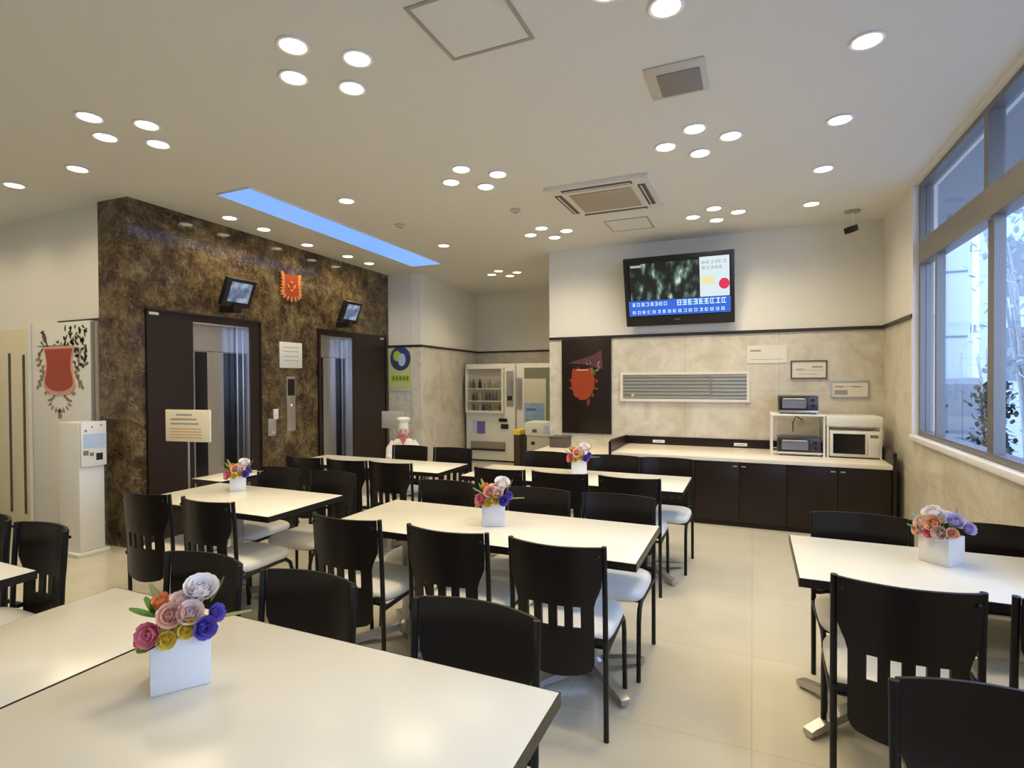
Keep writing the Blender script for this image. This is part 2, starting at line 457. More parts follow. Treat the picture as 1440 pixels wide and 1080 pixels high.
# emblem on marble : orange baroque crest
def shield(w_, h_, waist=.82, n=14):
    pts = []
    for k in range(n + 1):                     # right side top -> bottom
        t = k / n; z = h_ / 2 - t * h_ * .78
        x = w_ / 2 * (1 - (1 - waist) * math.sin(PI * min(1, t * 1.05)))
        pts.append((x, z))
    for k in range(1, n):                      # bowl bottom
        a = PI * k / n; pts.append((w_ / 2 * math.cos(a), -h_ / 2 + h_ * .22 - h_ * .22 * math.sin(a)))
    for (x, z) in pts[:n + 1][::-1]: pts.append((-x, z))
    return pts
t = wl('wall_crest', 'small orange crest emblem high on the brown marble between the lifts', 'emblem', 1.95, 2.625, 0)
MB().prism(shield(.25, .27, .9), 'x', .001, .02).build('shield', 'orange', t)
b = MB()
for k, p in enumerate(shield(.29, .31, .92)):
    if k % 2: b.ell(p, .032, .016, 'x', .001, .026, 10, math.atan2(p[1], p[0]))
for q_ in ((0, .05), (0, -.05), (.05, 0), (-.05, 0)): b.ell(q_, .03, .012, 'x', .02, .026, 10, q_[0] * 20)
b.build('scrollwork', 'gold', t)
t = wl('wall_notice', 'square cream notice on the marble between the lifts', 'notice', 1.945, 1.79, 0)
MB().box(.001, .012, -.185, .185, -.155, .155, .002).build('board', 'paperw', t)
b = MB()
for z in (.09, .04, -.02, -.07): b.box(.012, .0125, -.13, .12, z, z + .008)
b.build('text_line', 'inkl', t)
t = wl('lift_call_panel', 'steel lift call panel with dark display between the lifts', 'call panel', 1.935, 1.2, 0)
MB().box(.001, .012, -.07, .07, -.33, .33, .002).build('plate', 'steel', t)
MB().box(.012, .018, -.055, .055, .1, .3).build('display', 'dglass', t)
MB().tube([(.012, 0, -.02), (.02, 0, -.02)], .018, 14).build('button', 'pot', t)
MB().tube([(.012, 0, -.12), (.02, 0, -.12)], .015, 14).build('button', 'alu', t)
t = wl('wall_switch', 'tiny white switch box left of the lift call panel', 'switch', 1.685, 1.09, 0)
MB().box(.001, .02, -.035, .035, -.06, .06, .004).build('box', 'white', t)
MB().box(.02, .024, -.012, .012, -.02, .02).build('rocker', 'paperw', t)
t = wl('card_reader', 'small brown plate with a light below the white switch box', 'panel', 1.63, .94, 0)
MB().box(.001, .015, -.06, .06, -.1, .1, .003).build('plate', 'hatch', t)
MB().tube([(.015, .01, -.06), (.02, .01, -.06)], .012, 12).build('button', 'pot', t)

# ------------------------------------------------------------------ left wall: door and emblem panel
t = tag(thing('door_1', 'white door with two long dark slots at far left', 'door', (-7.0, LY, 0)), kind='structure')
MB().box(-.62, .42, -.03, -.001, .02, 2.02, .003).build('leaf', mat('cream_door', (.72, .66, .46), .45), t)
b = MB(); b.box(.05 - .02, .05 + .02, -.034, -.030, .16, 1.78); b.box(.31 - .02, .31 + .02, -.034, -.030, .16, 1.76)
b.build('glazing_slot', 'dglass', t)
b = MB(); b.box(.42, .47, -.045, -.001, 0, 2.06); b.build('door_frame', 'framew', t)
t = thing('emblem_panel', 'tall white panel with a red shield emblem, left of the marble', 'wall panel', (-6.02, LY, 0))
MB().box(-.475, .465, -.05, -.001, .0, 2.05, .003).build('panel', 'white', t)
b = MB(); b.M = Matrix.Translation((-.02, 0, 1.59))
b.prism(shield(.52, .47), 'y', -.056, -.05); b.build('shield_border', 'pink', t)
b = MB(); b.M = Matrix.Translation((-.02, 0, 1.60)); b.prism(shield(.45, .40), 'y', -.060, -.056); b.build('red_shield', 'red', t)
b = MB(); b.M = Matrix.Translation((-.02, 0, 1.58)); rr = random.Random(3)
for sx in (-1, 1):
    for k in range(9):
        z = .2 - k * .055; x = sx * (.30 + .035 * math.sin(k * 1.3))
        if k > 6: x = sx * (.30 - .1 * (k - 6))
        b.ell((x, z), .038, .014, 'y', -.053, -.05, 10, rr.uniform(0, 3)); b.ell((x + sx * .035, z - .02), .02, .018, 'y', -.053, -.05, 8); b.ell((x - sx * .02, z + .02), .02, .01, 'y', -.053, -.05, 8, 1)
for k in range(9):
    a = PI + PI * k / 8; b.ell((.17 * math.cos(a), -.27 + .10 * math.sin(a)), .03, .012, 'y', -.053, -.05, 10, a)
b.ell((0, -.42), .03, .028, 'y', -.053, -.05, 10); b.ell((0, -.37), .05, .02, 'y', -.053, -.05, 10)
b.build('scrollwork', mat('taupe_print', (.33, .25, .17), .6), t)
b = MB()
b.ell((-.26, 1.915), .03, .055, 'y', -.053, -.05, 14, .45); b.ell((-.285, 1.965), .022, .022, 'y', -.053, -.05, 10)
b.prism([(-.30, 1.975), (-.34, 1.965), (-.30, 1.955)], 'y', -.053, -.05)
b.prism([(-.245, 1.88), (-.21, 1.80), (-.195, 1.81), (-.225, 1.89)], 'y', -.053, -.05)
b.build('bird', 'ink', t)
b = MB(); b.box(-.38, .12, -.053, -.05, 1.83, 1.836)
for k in range(80):
    x = rr.uniform(.06, .42); z = rr.uniform(1.62, 2.0)
    if x < .2 and z < 1.82: continue
    b.ell((x, z), rr.uniform(.016, .032), rr.uniform(.010, .017), 'y', -.053, -.05, 8, rr.uniform(0, 3))
for k in range(10): b.ell((rr.uniform(-.38, .1), 1.84 + rr.uniform(-.02, .03)), .015, .008, 'y', -.053, -.05, 8, rr.uniform(0, 3))
b.build('vine', mat('vine_print', (.10, .11, .05), .6), t)
b = MB(); b.box(.475, .49, -.05, -.001, 0, 2.04); b.box(.52, .555, -.04, -.001, 0, 2.04)
b.build('side_trim', 'hatch', t)

# water / card machine beside the marble
t = thing('water_server', 'tall white water server with small blue-grey screen beside the marble', 'water server', (-5.37, 2.86, 0))
MB().box(-.15, .15, -.1, .1, .03, 1.14, .012).build('cabinet', 'white', t)
MB().box(-.19, .18, -.13, .12, .0, .03, .004).build('base_plate', 'white', t)
p = MB().box(.15, .175, -.095, .105, .76, 1.145, .006).build('control_panel', 'white', t)
MB().box(.175, .178, -.08, .095, .92, 1.04).build('screen', 'bluel', p)
b = MB(); b.box(.175, .18, .02, .07, .81, .87); b.build('outlet', 'black', p)
b = MB(); b.tube([(.175, -.06, 1.07), (.18, -.06, 1.07)], .01, 10); b.tube([(.175, -.01, 1.10), (.18, -.01, 1.10)], .007, 10); b.tube([(.175, .06, 1.11), (.18, .06, 1.11)], .008, 10)
b.build('button', 'scarf', p)
b = MB(); b.box(.175, .178, -.08, -.04, .86, .9); b.box(.175, .178, -.03, 0, .85, .88); b.build('sticker', 'greend', p)

# ------------------------------------------------------------------ counter along back wall
CF = 5.87; CT = .69
cabs = [(-1.40, -.545), (-.545, .30), (.30, 1.15)]
labs = ['dark brown base cabinet at the left end of the back counter', 'dark brown base cabinet in the middle of the back counter',
        'dark brown base cabinet at the right end, under the microwave']
for (x0, x1), lab in zip(cabs, labs):
    t = thing('base_cabinet', lab, 'cabinet', ((x0 + x1) / 2, CF, 0), group='base cabinets under the long back counter')
    h = (x1 - x0) / 2 - .001
    MB().box(-h, h, .02, BY - CF - .01, .0, CT - .041).build('carcass', 'cabinet', t)
    for s in (-1, 1):
        d = MB().box(min(s * .002, s * (h - .002)), max(s * .002, s * (h - .002)), 0, .018, .05, CT - .045, .002).build('door', 'cabinet', t)
        MB().box(s * .04 - .02, s * .04 + .02, -.016, -.006, .60, .612, .002).box(s * .04 - .016, s * .04 - .01, -.008, 0, .602, .61).box(s * .04 + .01, s * .04 + .016, -.008, 0, .602, .61).build('handle', 'alu', d)
tag(box('worktop', 'worktop', -1.40, 1.15, CF - .02, BY - .03, CT - .04, CT, .003), 'long pale worktop of the back counter', 'worktop')
t = thing('backsplash', 'dark brown splash rim around the back counter with two white sockets', 'backsplash', (0, BY, 0))
MB().box(-1.40, 1.15, -.028, -.002, CT - .04, CT + .095, .002).build('rear_strip', 'cabinet', t)
for lab, x in (('left', -1.43), ('right', 1.152)):
    MB().prism([(CF - BY - .02, 0.0), (CF - BY - .02, .80), (CF - BY + .12, .815), (-.002, .79), (-.002, 0.0)], 'x', x, x + .028).build('end_panel', 'cabinet', t)
for x in (-1.03, -.125):
    s = MB().box(x - .07, x + .07, -.034, -.028, CT + .02, CT + .055, .002).build('socket', 'white', t)
    MB().box(x - .04, x + .04, -.035, -.034, CT + .033, CT + .04).build('slot', 'inkl', s)
# lower counter to the left
t = thing('side_cabinet', 'lower dark cabinet with pale top, left of the long counter below the banner', 'cabinet', (-1.9, 5.95, 0))
MB().box(-.44, .46, .02, .77, 0, .60).build('carcass', 'cabinet', t)
for s in (-1, 1): MB().box(min(0.01 + s * .002, .01 + s * .44), max(.01 + s * .002, .01 + s * .44), 0, .018, .05, .59, .002).build('door', 'cabinet', t)
MB().box(-.46, .465, -.02, .775, .60, .64, .003).build('cabinet_top', 'worktop', t)

# banner
t = thing('wall_banner', 'tall dark brown banner with red-orange crest on the back wall', 'banner', (-1.925, BY, 0))
MB().box(-.32, .32, -.03, -.002, .79, 1.98, .003).build('board', 'cabinet', t)
b = MB(); b.M = Matrix.Translation((-.03, 0, 1.44)); b.prism([(-.14, .17), (-.02, .16), (.10, .17), (.125, .10), (.145, .02), (.14, -.06), (.115, -.13), (.075, -.19), (.02, -.225), (-.04, -.225), (-.095, -.19), (-.135, -.13), (-.155, -.06), (-.16, .02), (-.15, .10)], 'y', -.036, -.03)
b.build('red_shield', 'orange', t)
b = MB(); rr = random.Random(5)
for k in range(12):
    a = PI + .35 * PI * (k - 6) / 3; b.ell((-.03 + .17 * math.cos(-PI / 2 + (k - 5.5) * .5), 1.42 + .2 * math.sin(-PI / 2 + (k - 5.5) * .5)), .03, .014, 'y', -.034, -.03, 10, rr.uniform(0, 3))
b.ell((.03, 1.20), .02, .06, 'y', -.034, -.03); b.build('scrollwork', mat('burnt_print', (.20, .045, .015), .5), t)
b = MB(); b.prism([(-.24, 1.68), (.10, 1.78), (.2, 1.84), (.22, 1.6), (.12, 1.62), (.0, 1.66)], 'y', -.034, -.03); b.build('ribbon', 'purple', t)
b = MB()
for k in range(9): b.ell((rr.uniform(.0, .17), rr.uniform(1.56, 1.7)), .03, .013, 'y', -.038, -.034, 8, rr.uniform(0, 3))
b.build('vine', 'greend', t)
MB().box(-.12, .03, -.038, -.036, 1.585, 1.60).build('highlight_bar', 'pink', t)

# shuttered hatch
t = thing('louvre_hatch', 'long grey louvred hatch with white frame in the back wall', 'shutter', (-.755, BY, 1.38))
b = MB()
b.box(-.735, .725, -.025, -.002, .145, .175); b.box(-.735, .725, -.035, -.002, -.175, -.145); b.box(-.735, -.705, -.025, -.002, -.145, .145); b.box(.695, .725, -.025, -.002, -.145, .145)
b.build('frame', 'worktop', t)
b = MB(); b.box(-.705, .695, -.006, -.002, -.145, .145)
for k in range(7):
    z = -.125 + k * .042; b.box(-.705, .695, -.018, -.006, z - .014, z + .014, .003)
b.build('slats', 'grille', t)
MB().box(.30, .33, -.02, -.0055, -.145, .145).build('guide_rail', 'alu', t)
MB().box(-.60, -.57, -.024, -.018, -.12, -.09, .003).build('latch', 'white', t)

def picture(name, label, x, z, w_, h_, fm, bm_, lines, y=BY, th=.018, cat='picture'):
    t = thing(name, label, cat, (x, y, z))
    b = MB(); f = .014
    b.box(-w_ / 2, w_ / 2, -th, -.001, h_ / 2 - f, h_ / 2); b.box(-w_ / 2, w_ / 2, -th, -.001, -h_ / 2, -h_ / 2 + f)
    b.box(-w_ / 2, -w_ / 2 + f, -th, -.001, -h_ / 2 + f, h_ / 2 - f); b.box(w_ / 2 - f, w_ / 2, -th, -.001, -h_ / 2 + f, h_ / 2 - f)
    b.build('frame', fm, t)
    MB().box(-w_ / 2 + f, w_ / 2 - f, -th * .6, -.001, -h_ / 2 + f, h_ / 2 - f).build('print', bm_, t)
    b = MB()
    for (a, c, z0, hh) in lines: b.box(a, c, -th * .6 - .001, -th * .6, z0, z0 + hh)
    b.build('text_line', 'inkl', t)
picture('framed_notice', 'white notice in a dark frame above the toaster oven shelf', .557, 1.568, .35, .20, 'ink', 'paperw',
        [(-.12, -.04, 0, .01), (.03, .13, .02, .018), (-.14, .14, -.01, .004), (-.1, .08, -.05, .006)])
picture('framed_notice', 'pale notice in a thin silver frame above the microwave', .938, 1.357, .35, .18, 'alu', 'paperw',
        [(-.13, -.06, .02, .014), (.02, .1, .02, .014), (-.14, -.02, -.06, .05), (-.14, .14, .03, .003)])
t = thing('wall_notice', 'faint cream notice sheet high on the stone, left of the framed notices', 'notice', (.145, BY, 1.745))
MB().box(-.2, .2, -.008, -.001, -.1, .1).build('sheet', 'paperw', t)
b = MB(); b.box(-.17, -.06, -.0085, -.008, .03, .05); b.box(-.17, .16, -.0085, -.008, -.06, -.055); b.build('text_line', 'inkl', t)

# rack, toaster ovens, microwave
def rack(name, label, x0, x1, ztop, th, lipy=6.22):
    t = thing(name, label, 'rack', ((x0 + x1) / 2, 6.42, CT)); h = (x1 - x0) / 2
    MB().box(-h, h, -.2, .2, ztop - th - CT, ztop - CT, .004).build('shelf', 'white', t)
    for sx in (-1, 1):
        for y in (-.185, .185):
            MB().tube([(sx * (h - .012), y, 0), (sx * (h - .012), y, ztop - th - CT)], .010, 10).build('post', 'white', t)
    MB().tube([(-h + .012, -.185, .03), (h - .012, -.185, .03)], .006, 8).tube([(-h + .012, .185, .03), (h - .012, .185, .03)], .006, 8).build('crossbar', 'white', t)
    return t
rack('wire_rack', 'white two-level rack holding the upper toaster oven', .17, .665, 1.112, .02)
rack('wire_rack', 'white rack with a deep shelf bridging the microwave', .672, 1.142, 1.10, .10)
def oven(label, x, y, z, w_=.36, h_=.185, glow='bluel'):
    t = thing('toaster_oven', label, 'toaster oven', (x, y, z), group='toaster ovens on the rack')
    MB().box(-w_ / 2, w_ / 2, -.13, .13, .012, h_, .008).build('body', mat('oven_dark', (.06, .06, .07), .3, metal=.4), t)
    d = MB().box(-w_ / 2 + .012, w_ / 2 - .09, -.142, -.13, .045, h_ - .015, .003).build('door', 'black', t)
    MB().box(-w_ / 2 + .035, w_ / 2 - .11, -.145, -.142, .06, h_ - .035).build('door_glass', mat('oven_glass', (.22, .22, .27), .15), d)
    MB().tube([(-w_ / 2 + .04, -.16, h_ - .03), (w_ / 2 - .12, -.16, h_ - .03)], .006, 8).build('handle', 'alu', d)
    for zz in (h_ - .045, h_ - .10): MB().tube([(w_ / 2 - .045, -.13, zz), (w_ / 2 - .045, -.15, zz)], .014, 14).build('knob', 'brown', t)
    MB().box(-w_ / 2, w_ / 2, -.14, -.13, .012, .038, .002).build('crumb_tray', 'alu', t)
    b = MB()
    for sx in (-1, 1):
        for yy in (-.1, .1): b.tube([(sx * (w_ / 2 - .03), yy, 0), (sx * (w_ / 2 - .03), yy, .014)], .012, 10)
    b.build('foot', 'black', t)
oven('upper toaster oven, on top of the white rack', .425, 6.40, 1.112)
oven('lower toaster oven, on the worktop under the rack', .43, 6.38, CT, .385, .185)
t = thing('microwave', 'white microwave with a large black door on the counter right end', 'microwave', (.912, 6.38, CT))
MB().box(-.213, .213, -.15, .17, .012, .27, .008).build('body', 'white', t)
d = MB().box(-.208, .105, -.162, -.15, .03, .262, .003).build('door', 'white', t)
MB().box(-.185, .085, -.165, -.162, .045, .24).build('door_glass', 'dglass', d)
p = MB().box(.11, .208, -.158, -.15, .03, .262, .002).build('control_panel', 'white', t)
MB().box(.125, .195, -.16, -.158, .205, .235).build('display', 'greend', p)
b = MB()
for i in range(3):
    for j in range(4): b.box(.125 + i * .024, .143 + i * .024, -.16, -.158, .06 + j * .032, .08 + j * .032)
b.build('keypad', 'paperw', p)
MB().box(-.213, .213, -.13, .15, 0, .012).build('foot', 'black', t)
# cable behind lower oven
tag(MB().tube([(.40, 6.66, .90), (.40, 6.64, 1.0), (.43, 6.69, 1.06), (.47, 6.70, 1.08)], .006, 8).tube([(.44, 6.69, 1.06), (.50, 6.718, 1.02)], .006, 8).build('power_cord', 'ink'),
    'thin dark power cord behind the rack above the lower toaster oven', 'cord')

# ------------------------------------------------------------------ television
t = thing('television', 'large wall television showing news with a blue caption band', 'television', (-.785, BY, 2.51))
tm = Matrix.Translation((0, -.20, 0)) @ Matrix.Rotation(math.radians(16), 4, 'X')
def tb(x0, x1, y0, y1, z0, z1, name, m, parent, bev=0, offs=0):
    b = MB(); b.M = tm; b.box(x0, x1, y0, y1, z0, z1, bev); return b.build(name, m, parent)
tb(-.605, .605, -.03, .04, -.415, .385, 'bezel', 'black', t, .008)
s = tb(-.565, .57, -.033, -.03, -.30, .345, 'screen', mat('screen_black', (.005, .005, .008), .1), t)
tb(-.53, .235, -.035, -.033, -.105, .315, 'picture_area', tv_picture(), s)
tb(.245, .555, -.035, -.033, -.105, .335, 'side_panel', emit('screen_white', (.72, .84, .90), 1.0), s)
tb(-.56, .565, -.036, -.033, -.29, -.112, 'caption_band', emit('screen_blue', (.035, .13, .62), 1.1), s)
b = MB(); b.M = tm; rr = random.Random(9)
def glyph(x, z, w_, h_):
    # a little multi-stroke character mark
    b.box(x, x + w_, -.038, -.036, z, z + h_ * .14); b.box(x, x + w_, -.038, -.036, z + h_ * .86, z + h_)
    if rr.random() > .3: b.box(x, x + w_, -.038, -.036, z + h_ * .43, z + h_ * .57)
    q = rr.choice((0, .4, .8)); b.box(x + w_ * q, x + w_ * (q + .18), -.038, -.036, z, z + h_)
    q = rr.choice((.1, .5, .8)); b.box(x + w_ * q, x + w_ * (q + .16), -.038, -.036, z + h_ * .2, z + h_)
for k in range(8): glyph(-.52 + k * .052, -.175, .036, .04)
TX = emit('screen_text', (.55, .78, 1.0), 1.3)
b.build('caption_text', TX, s); b = MB(); b.M = tm
for k in range(9): glyph(-.01 + k * .06, -.185, .047, .062)
b.build('caption_text', TX, s); b = MB(); b.M = tm
for k in range(18): glyph(-.52 + k * .058, -.265, .034, .036)
b.build('caption_text', TX, s)
b = MB(); b.M = tm
for k in range(6): glyph(.27 + k * .045, .26, .03, .03)
for k in range(5): glyph(.27 + k * .045, .2, .03, .03)
b.build('side_text', emit('screen_grey', (.35, .38, .34), .9), s)
b = MB(); b.M = tm; b.box(.26, .40, -.0365, -.035, .03, .12); b.build('yellow_patch', emit('screen_yellow', (.85, .80, .45), 1), s)
b = MB(); b.M = tm; b.ell((.50, .03), .055, .06, 'y', -.039, -.035, 24); b.build('round_badge', emit('screen_red', (.75, .03, .10), 1), s)
b = MB(); b.M = tm; b.box(-.52, -.40, -.0365, -.035, .275, .30); b.build('clock_text', emit('screen_pale', (.5, .5, .55), .9), s)
b = MB(); b.M = tm; b.box(-.04, .02, -.032, -.03, -.35, -.342); b.build('maker_mark', 'alu', t)
MB().box(-.15, .15, -.15, -.002, -.12, .12, .01).build('wall_mount', 'black', t)

# ------------------------------------------------------------------ vending recess
t = thing('vending_machine', 'white drinks vending machine with three rows of bottles', 'vending machine', (-4.30, 8.8, 0), group=None)
MB().box(-.485, .485, 0, .72, .03, 1.75, .01).build('cabinet', 'white', t)
MB().box(-.45, .45, .05, .7, 0, .03).build('plinth', 'black', t)
MB().box(-.42, .27, -.012, 0, .90, 1.66).build('display_back', mat('display_grey', (.50, .47, .40), .5), t)
b = MB(); b.box(-.44, -.42, -.10, 0, .88, 1.68); b.box(.27, .30, -.10, 0, .88, 1.68); b.box(-.42, .27, -.10, 0, 1.66, 1.68); b.box(-.42, .27, -.10, 0, .88, .90)
for z in (1.30, 1.08, .905): b.box(-.42, .27, -.08, -.012, z, z + .012)
b.build('display_frame', 'white', t)
bot = None; bm_cols = ['hatch', 'greend', 'ink', 'inkl', 'purple', 'brown']
rr = random.Random(4)
for z, hgt in ((1.312, .17), (1.092, .16), (.917, .13)):
    for k in range(10):
        x = -.37 + k * .065
        MB().lathe([(.018, 0), (.021, .01), (.021, hgt * .6), (.010, hgt * .82), (.010, hgt)], (x, -.045, z), 12).build('sample_bottle', rr.choice(bm_cols), t)
MB().box(.33, .47, -.012, 0, 1.0, 1.62, .003).build('coin_panel', 'alu', t)
b = MB(); b.box(.35, .44, -.02, -.012, 1.10, 1.18); b.build('bill_slot', 'black', t)
MB().box(-.26, -.10, -.008, 0, .50, .72).build('violet_card', 'violet', t)
MB().box(-.36, -.27, -.006, 0, .52, .74).build('sticker', 'bluel', t)
b = MB(); b.box(.18, .34, -.02, 0, .72, .78); b.box(.22, .36, -.02, 0, .60, .68); b.build('coin_return', 'black', t)
MB().box(-.38, .30, -.03, 0, .20, .36, .005).build('delivery_flap', mat('flap_grey', (.25, .23, .19), .4), t)
MB().box(-.38, .30, -.035, -.03, .20, .235).build('flap_lip', 'black', t)

t = thing('vending_machine', 'second vending machine with blue picture, right part of recess', 'vending machine', (-3.3, 8.8, 0))
MB().box(-.48, .48, 0, .72, .03, 1.75, .01).build('cabinet', 'white', t)
MB().box(-.45, .45, .05, .7, 0, .03).build('plinth', 'black', t)
MB().box(-.33, .42, -.014, 0, .72, 1.67).build('display_back', mat('display_olive', (.22, .23, .16), .4), t)
MB().box(-.33, .08, -.03, -.014, .74, 1.48, .004).build('poster_panel', mat('pale_panel', (.62, .60, .50), .4), t)
MB().box(-.32, .04, -.034, -.03, .74, 1.06).build('blue_picture', mat('blue_poster', (.28, .45, .66), .4, noise=.5, nscale=12), t)
MB().box(-.28, -.10, -.037, -.034, .93, .97).build('blue_text', 'violet', t)
MB().box(-.47, -.37, -.02, 0, .95, 1.5, .003).build('coin_panel', 'alu', t)

t = thing('tea_server_stand', 'pale grey cabinet carrying the white tea server', 'cabinet', (-2.98, 7.72, 0))
MB().box(-.17, .20, 0, .36, 0, .62, .006).build('body', mat('pale_grey_steel', (.55, .52, .46), .4), t)
MB().box(-.10, -.04, -.006, 0, .48, .53).build('opening', 'black', t)
MB().box(-.12, .1, -.004, 0, .30, .31).build('label_strip', 'inkl', t)
t = thing('tea_server', 'white tea server box on the pale grey cabinet by the vending machines', 'tea server', (-2.97, 7.72, .62))
MB().box(-.2, .22, -.02, .34, 0, .205, .008).build('body', 'white', t)
MB().box(-.08, -.01, -.035, -.02, .05, .10, .004).build('tap', 'ink', t)
MB().box(.10, .19, -.024, -.02, .03, .16).build('side_panel', 'bluel', t)
t = thing('waste_bin', 'slim dark brown bin with yellow lid beside the vending machine', 'bin', (-3.32, 7.72, 0))
MB().box(-.05, .05, 0, .3, 0, .62, .004).build('body', mat('bin_brown', (.06, .035, .015), .5), t)
MB().box(-.055, .055, -.005, .305, .62, .70, .008).build('lid', 'yellow', t)
t = thing('brown_tray', 'dark taupe box on the low side cabinet, left of the banner', 'box', (-2.19, 6.45, .64))
MB().box(-.1, .12, -.1, .1, 0, .12, .004).build('body', mat('taupe_box', (.12, .09, .08), .5), t)
MB().box(-.105, .125, -.105, .105, .12, .135, .003).build('lid', 'ink', t)

# poster and stand and chef statue
t = thing('wall_poster', 'white poster with dark blue disc and lime lettering, right of the lifts', 'poster', (-5.025, 7.13, 1.65))
MB().box(-.25, .25, -.012, -.001, -.35, .32, .003).build('sheet', mat('poster_white', (.68, .70, .62), .5), t)
MB().box(-.22, .20, -.014, -.012, -.3, .3).build('lime_field', 'limel', t)
b = MB(); b.ell((0, .16), .19, .19, 'y', -.017, -.014, 28); b.build('blue_disc', mat('navy_print', (.05, .06, .22), .5), t)
b = MB(); b.ell((-.06, .20), .07, .08, 'y', -.019, -.017, 18); b.build('lime_mark', 'lime', t)
MB().box(-.17, .17, -.017, -.014, -.2, -.10).build('lime_band', 'lime', t)
b = MB(); b.ell((.03, .14), .07, .10, 'y', -.020, -.017, 18); b.build('grey_mark', 'bluel', t)
b = MB()
for k in range(5): b.box(-.15 + k * .065, -.11 + k * .065, -.019, -.017, -.18, -.12)
b.build('lettering', 'greend', t)
t = thing('wall_socket', 'small wall plate below the blue disc poster', 'wall plate', (-4.92, 7.13, 1.2))
MB().box(-.03, .03, -.01, -.001, -.05, .05, .002).build('plate', 'bluel', t)

def sign_stand(label, loc, rz, pts, board, bw, bh, bz, m_, lines=True):
    t = thing('sign_stand', label, 'sign stand', loc, rz)
    MB().lathe([(.13, 0), (.135, .006), (.12, .016), (.02, .02)], seg=28).build('base', 'alu', t)
    MB().tube(pts, .0085, 12).build('pole', 'alu', t)
    b = MB(); b.box(board - bw / 2, board + bw / 2, -.012, .006, bz, bz + bh, .003); p = b.build('board', m_, t)
    if lines:
        b = MB()
        for k, (a, c) in enumerate(((-.12, .05), (-.18, .1), (-.18, .12))): b.box(board + a, board + c, -.0135, -.012, bz + bh * (.82 - k * .14), bz + bh * (.87 - k * .14))
        b.build('heading', 'inkl', p)
        b = MB()
        for k in range(4): b.box(board - .19, board + .15, -.0135, -.012, bz + bh * (.12 + k * .09), bz + bh * (.145 + k * .09))
        b.build('text_line', 'inko', p)
    return t
sign_stand('silver pole stand with cream notice board in front of the nearer lift', (-4.46, 3.2, 0), .15, [(0, 0, .01), (0, 0, .97)], 0, .47, .275, .965, 'paper')
sign_stand('silver stand with blank grey board beside the chef statue', (-4.62, 6.35, 0), .1, [(.12, 0, .01), (.05, 0, .6), (.0, 0, .80)], 0, .34, .24, .80, mat('grey_board', (.50, .48, .46), .4), False)

t = thing('chef_statue', 'small white chef figure with tall hat and pink scarf', 'statue', (-4.2, 6.0, 0), .6)
b = MB()
b.lathe([(.13, 0), (.14, .02), (.15, .2), (.155, .4), (.15, .52), (.155, .6), (.15, .66), (.11, .70), (.05, .725), (.045, .76)], seg=24, sy=.75)
for s in (-1, 1):
    b.tube([(s * .12, 0, .67), (s * .175, -.02, .58), (s * .185, -.06, .48), (s * .12, -.13, .46), (s * .05, -.15, .47)], .04, 12, [.045, .05, .045, .036, .03])
b.build('coat', 'coat', t)
b = MB()
b.ball((0, -.01, .80), (.068, .072, .075), 20)
b.ball((0, -.085, .79), (.013, .018, .014), 10)
for s in (-1, 1): b.ball((s * .068, -.005, .80), (.01, .018, .022), 10); b.ball((s * .03, -.165, .475), (.028, .03, .022), 12)
hd = b.build('head', 'skin', t)
b = MB()
for s in (-1, 1): b.ball((s * .025, -.073, .81), (.008, .008, .01), 10); b.box(s * .027 - .014, s * .027 + .014, -.083, -.076, .828, .834)
b.build('eyes', 'ink', hd)
MB().box(-.02, .02, -.082, -.074, .757, .764, .002).build('mouth', 'scarf', hd)
b = MB(); b.lathe([(.068, .835), (.066, .90), (.062, .92), (.075, .935), (.09, .955), (.088, .975), (.06, .99), (.0001, .993)], seg=24); b.build('hat', 'coat', t)
b = MB(); b.lathe([(.06, .71), (.085, .725), (.08, .745), (.05, .75)], seg=20, sy=.85); b.prism([(-.05, .735), (.05, .735), (.0, .64)], 'y', -.13, -.10); b.build('scarf', 'scarf', t)
b = MB()
for s in (-1, 1):
    for k in range(3): b.ball((s * .04, -.112, .62 - k * .07), .008, 8)
b.build('button', 'ink', t)

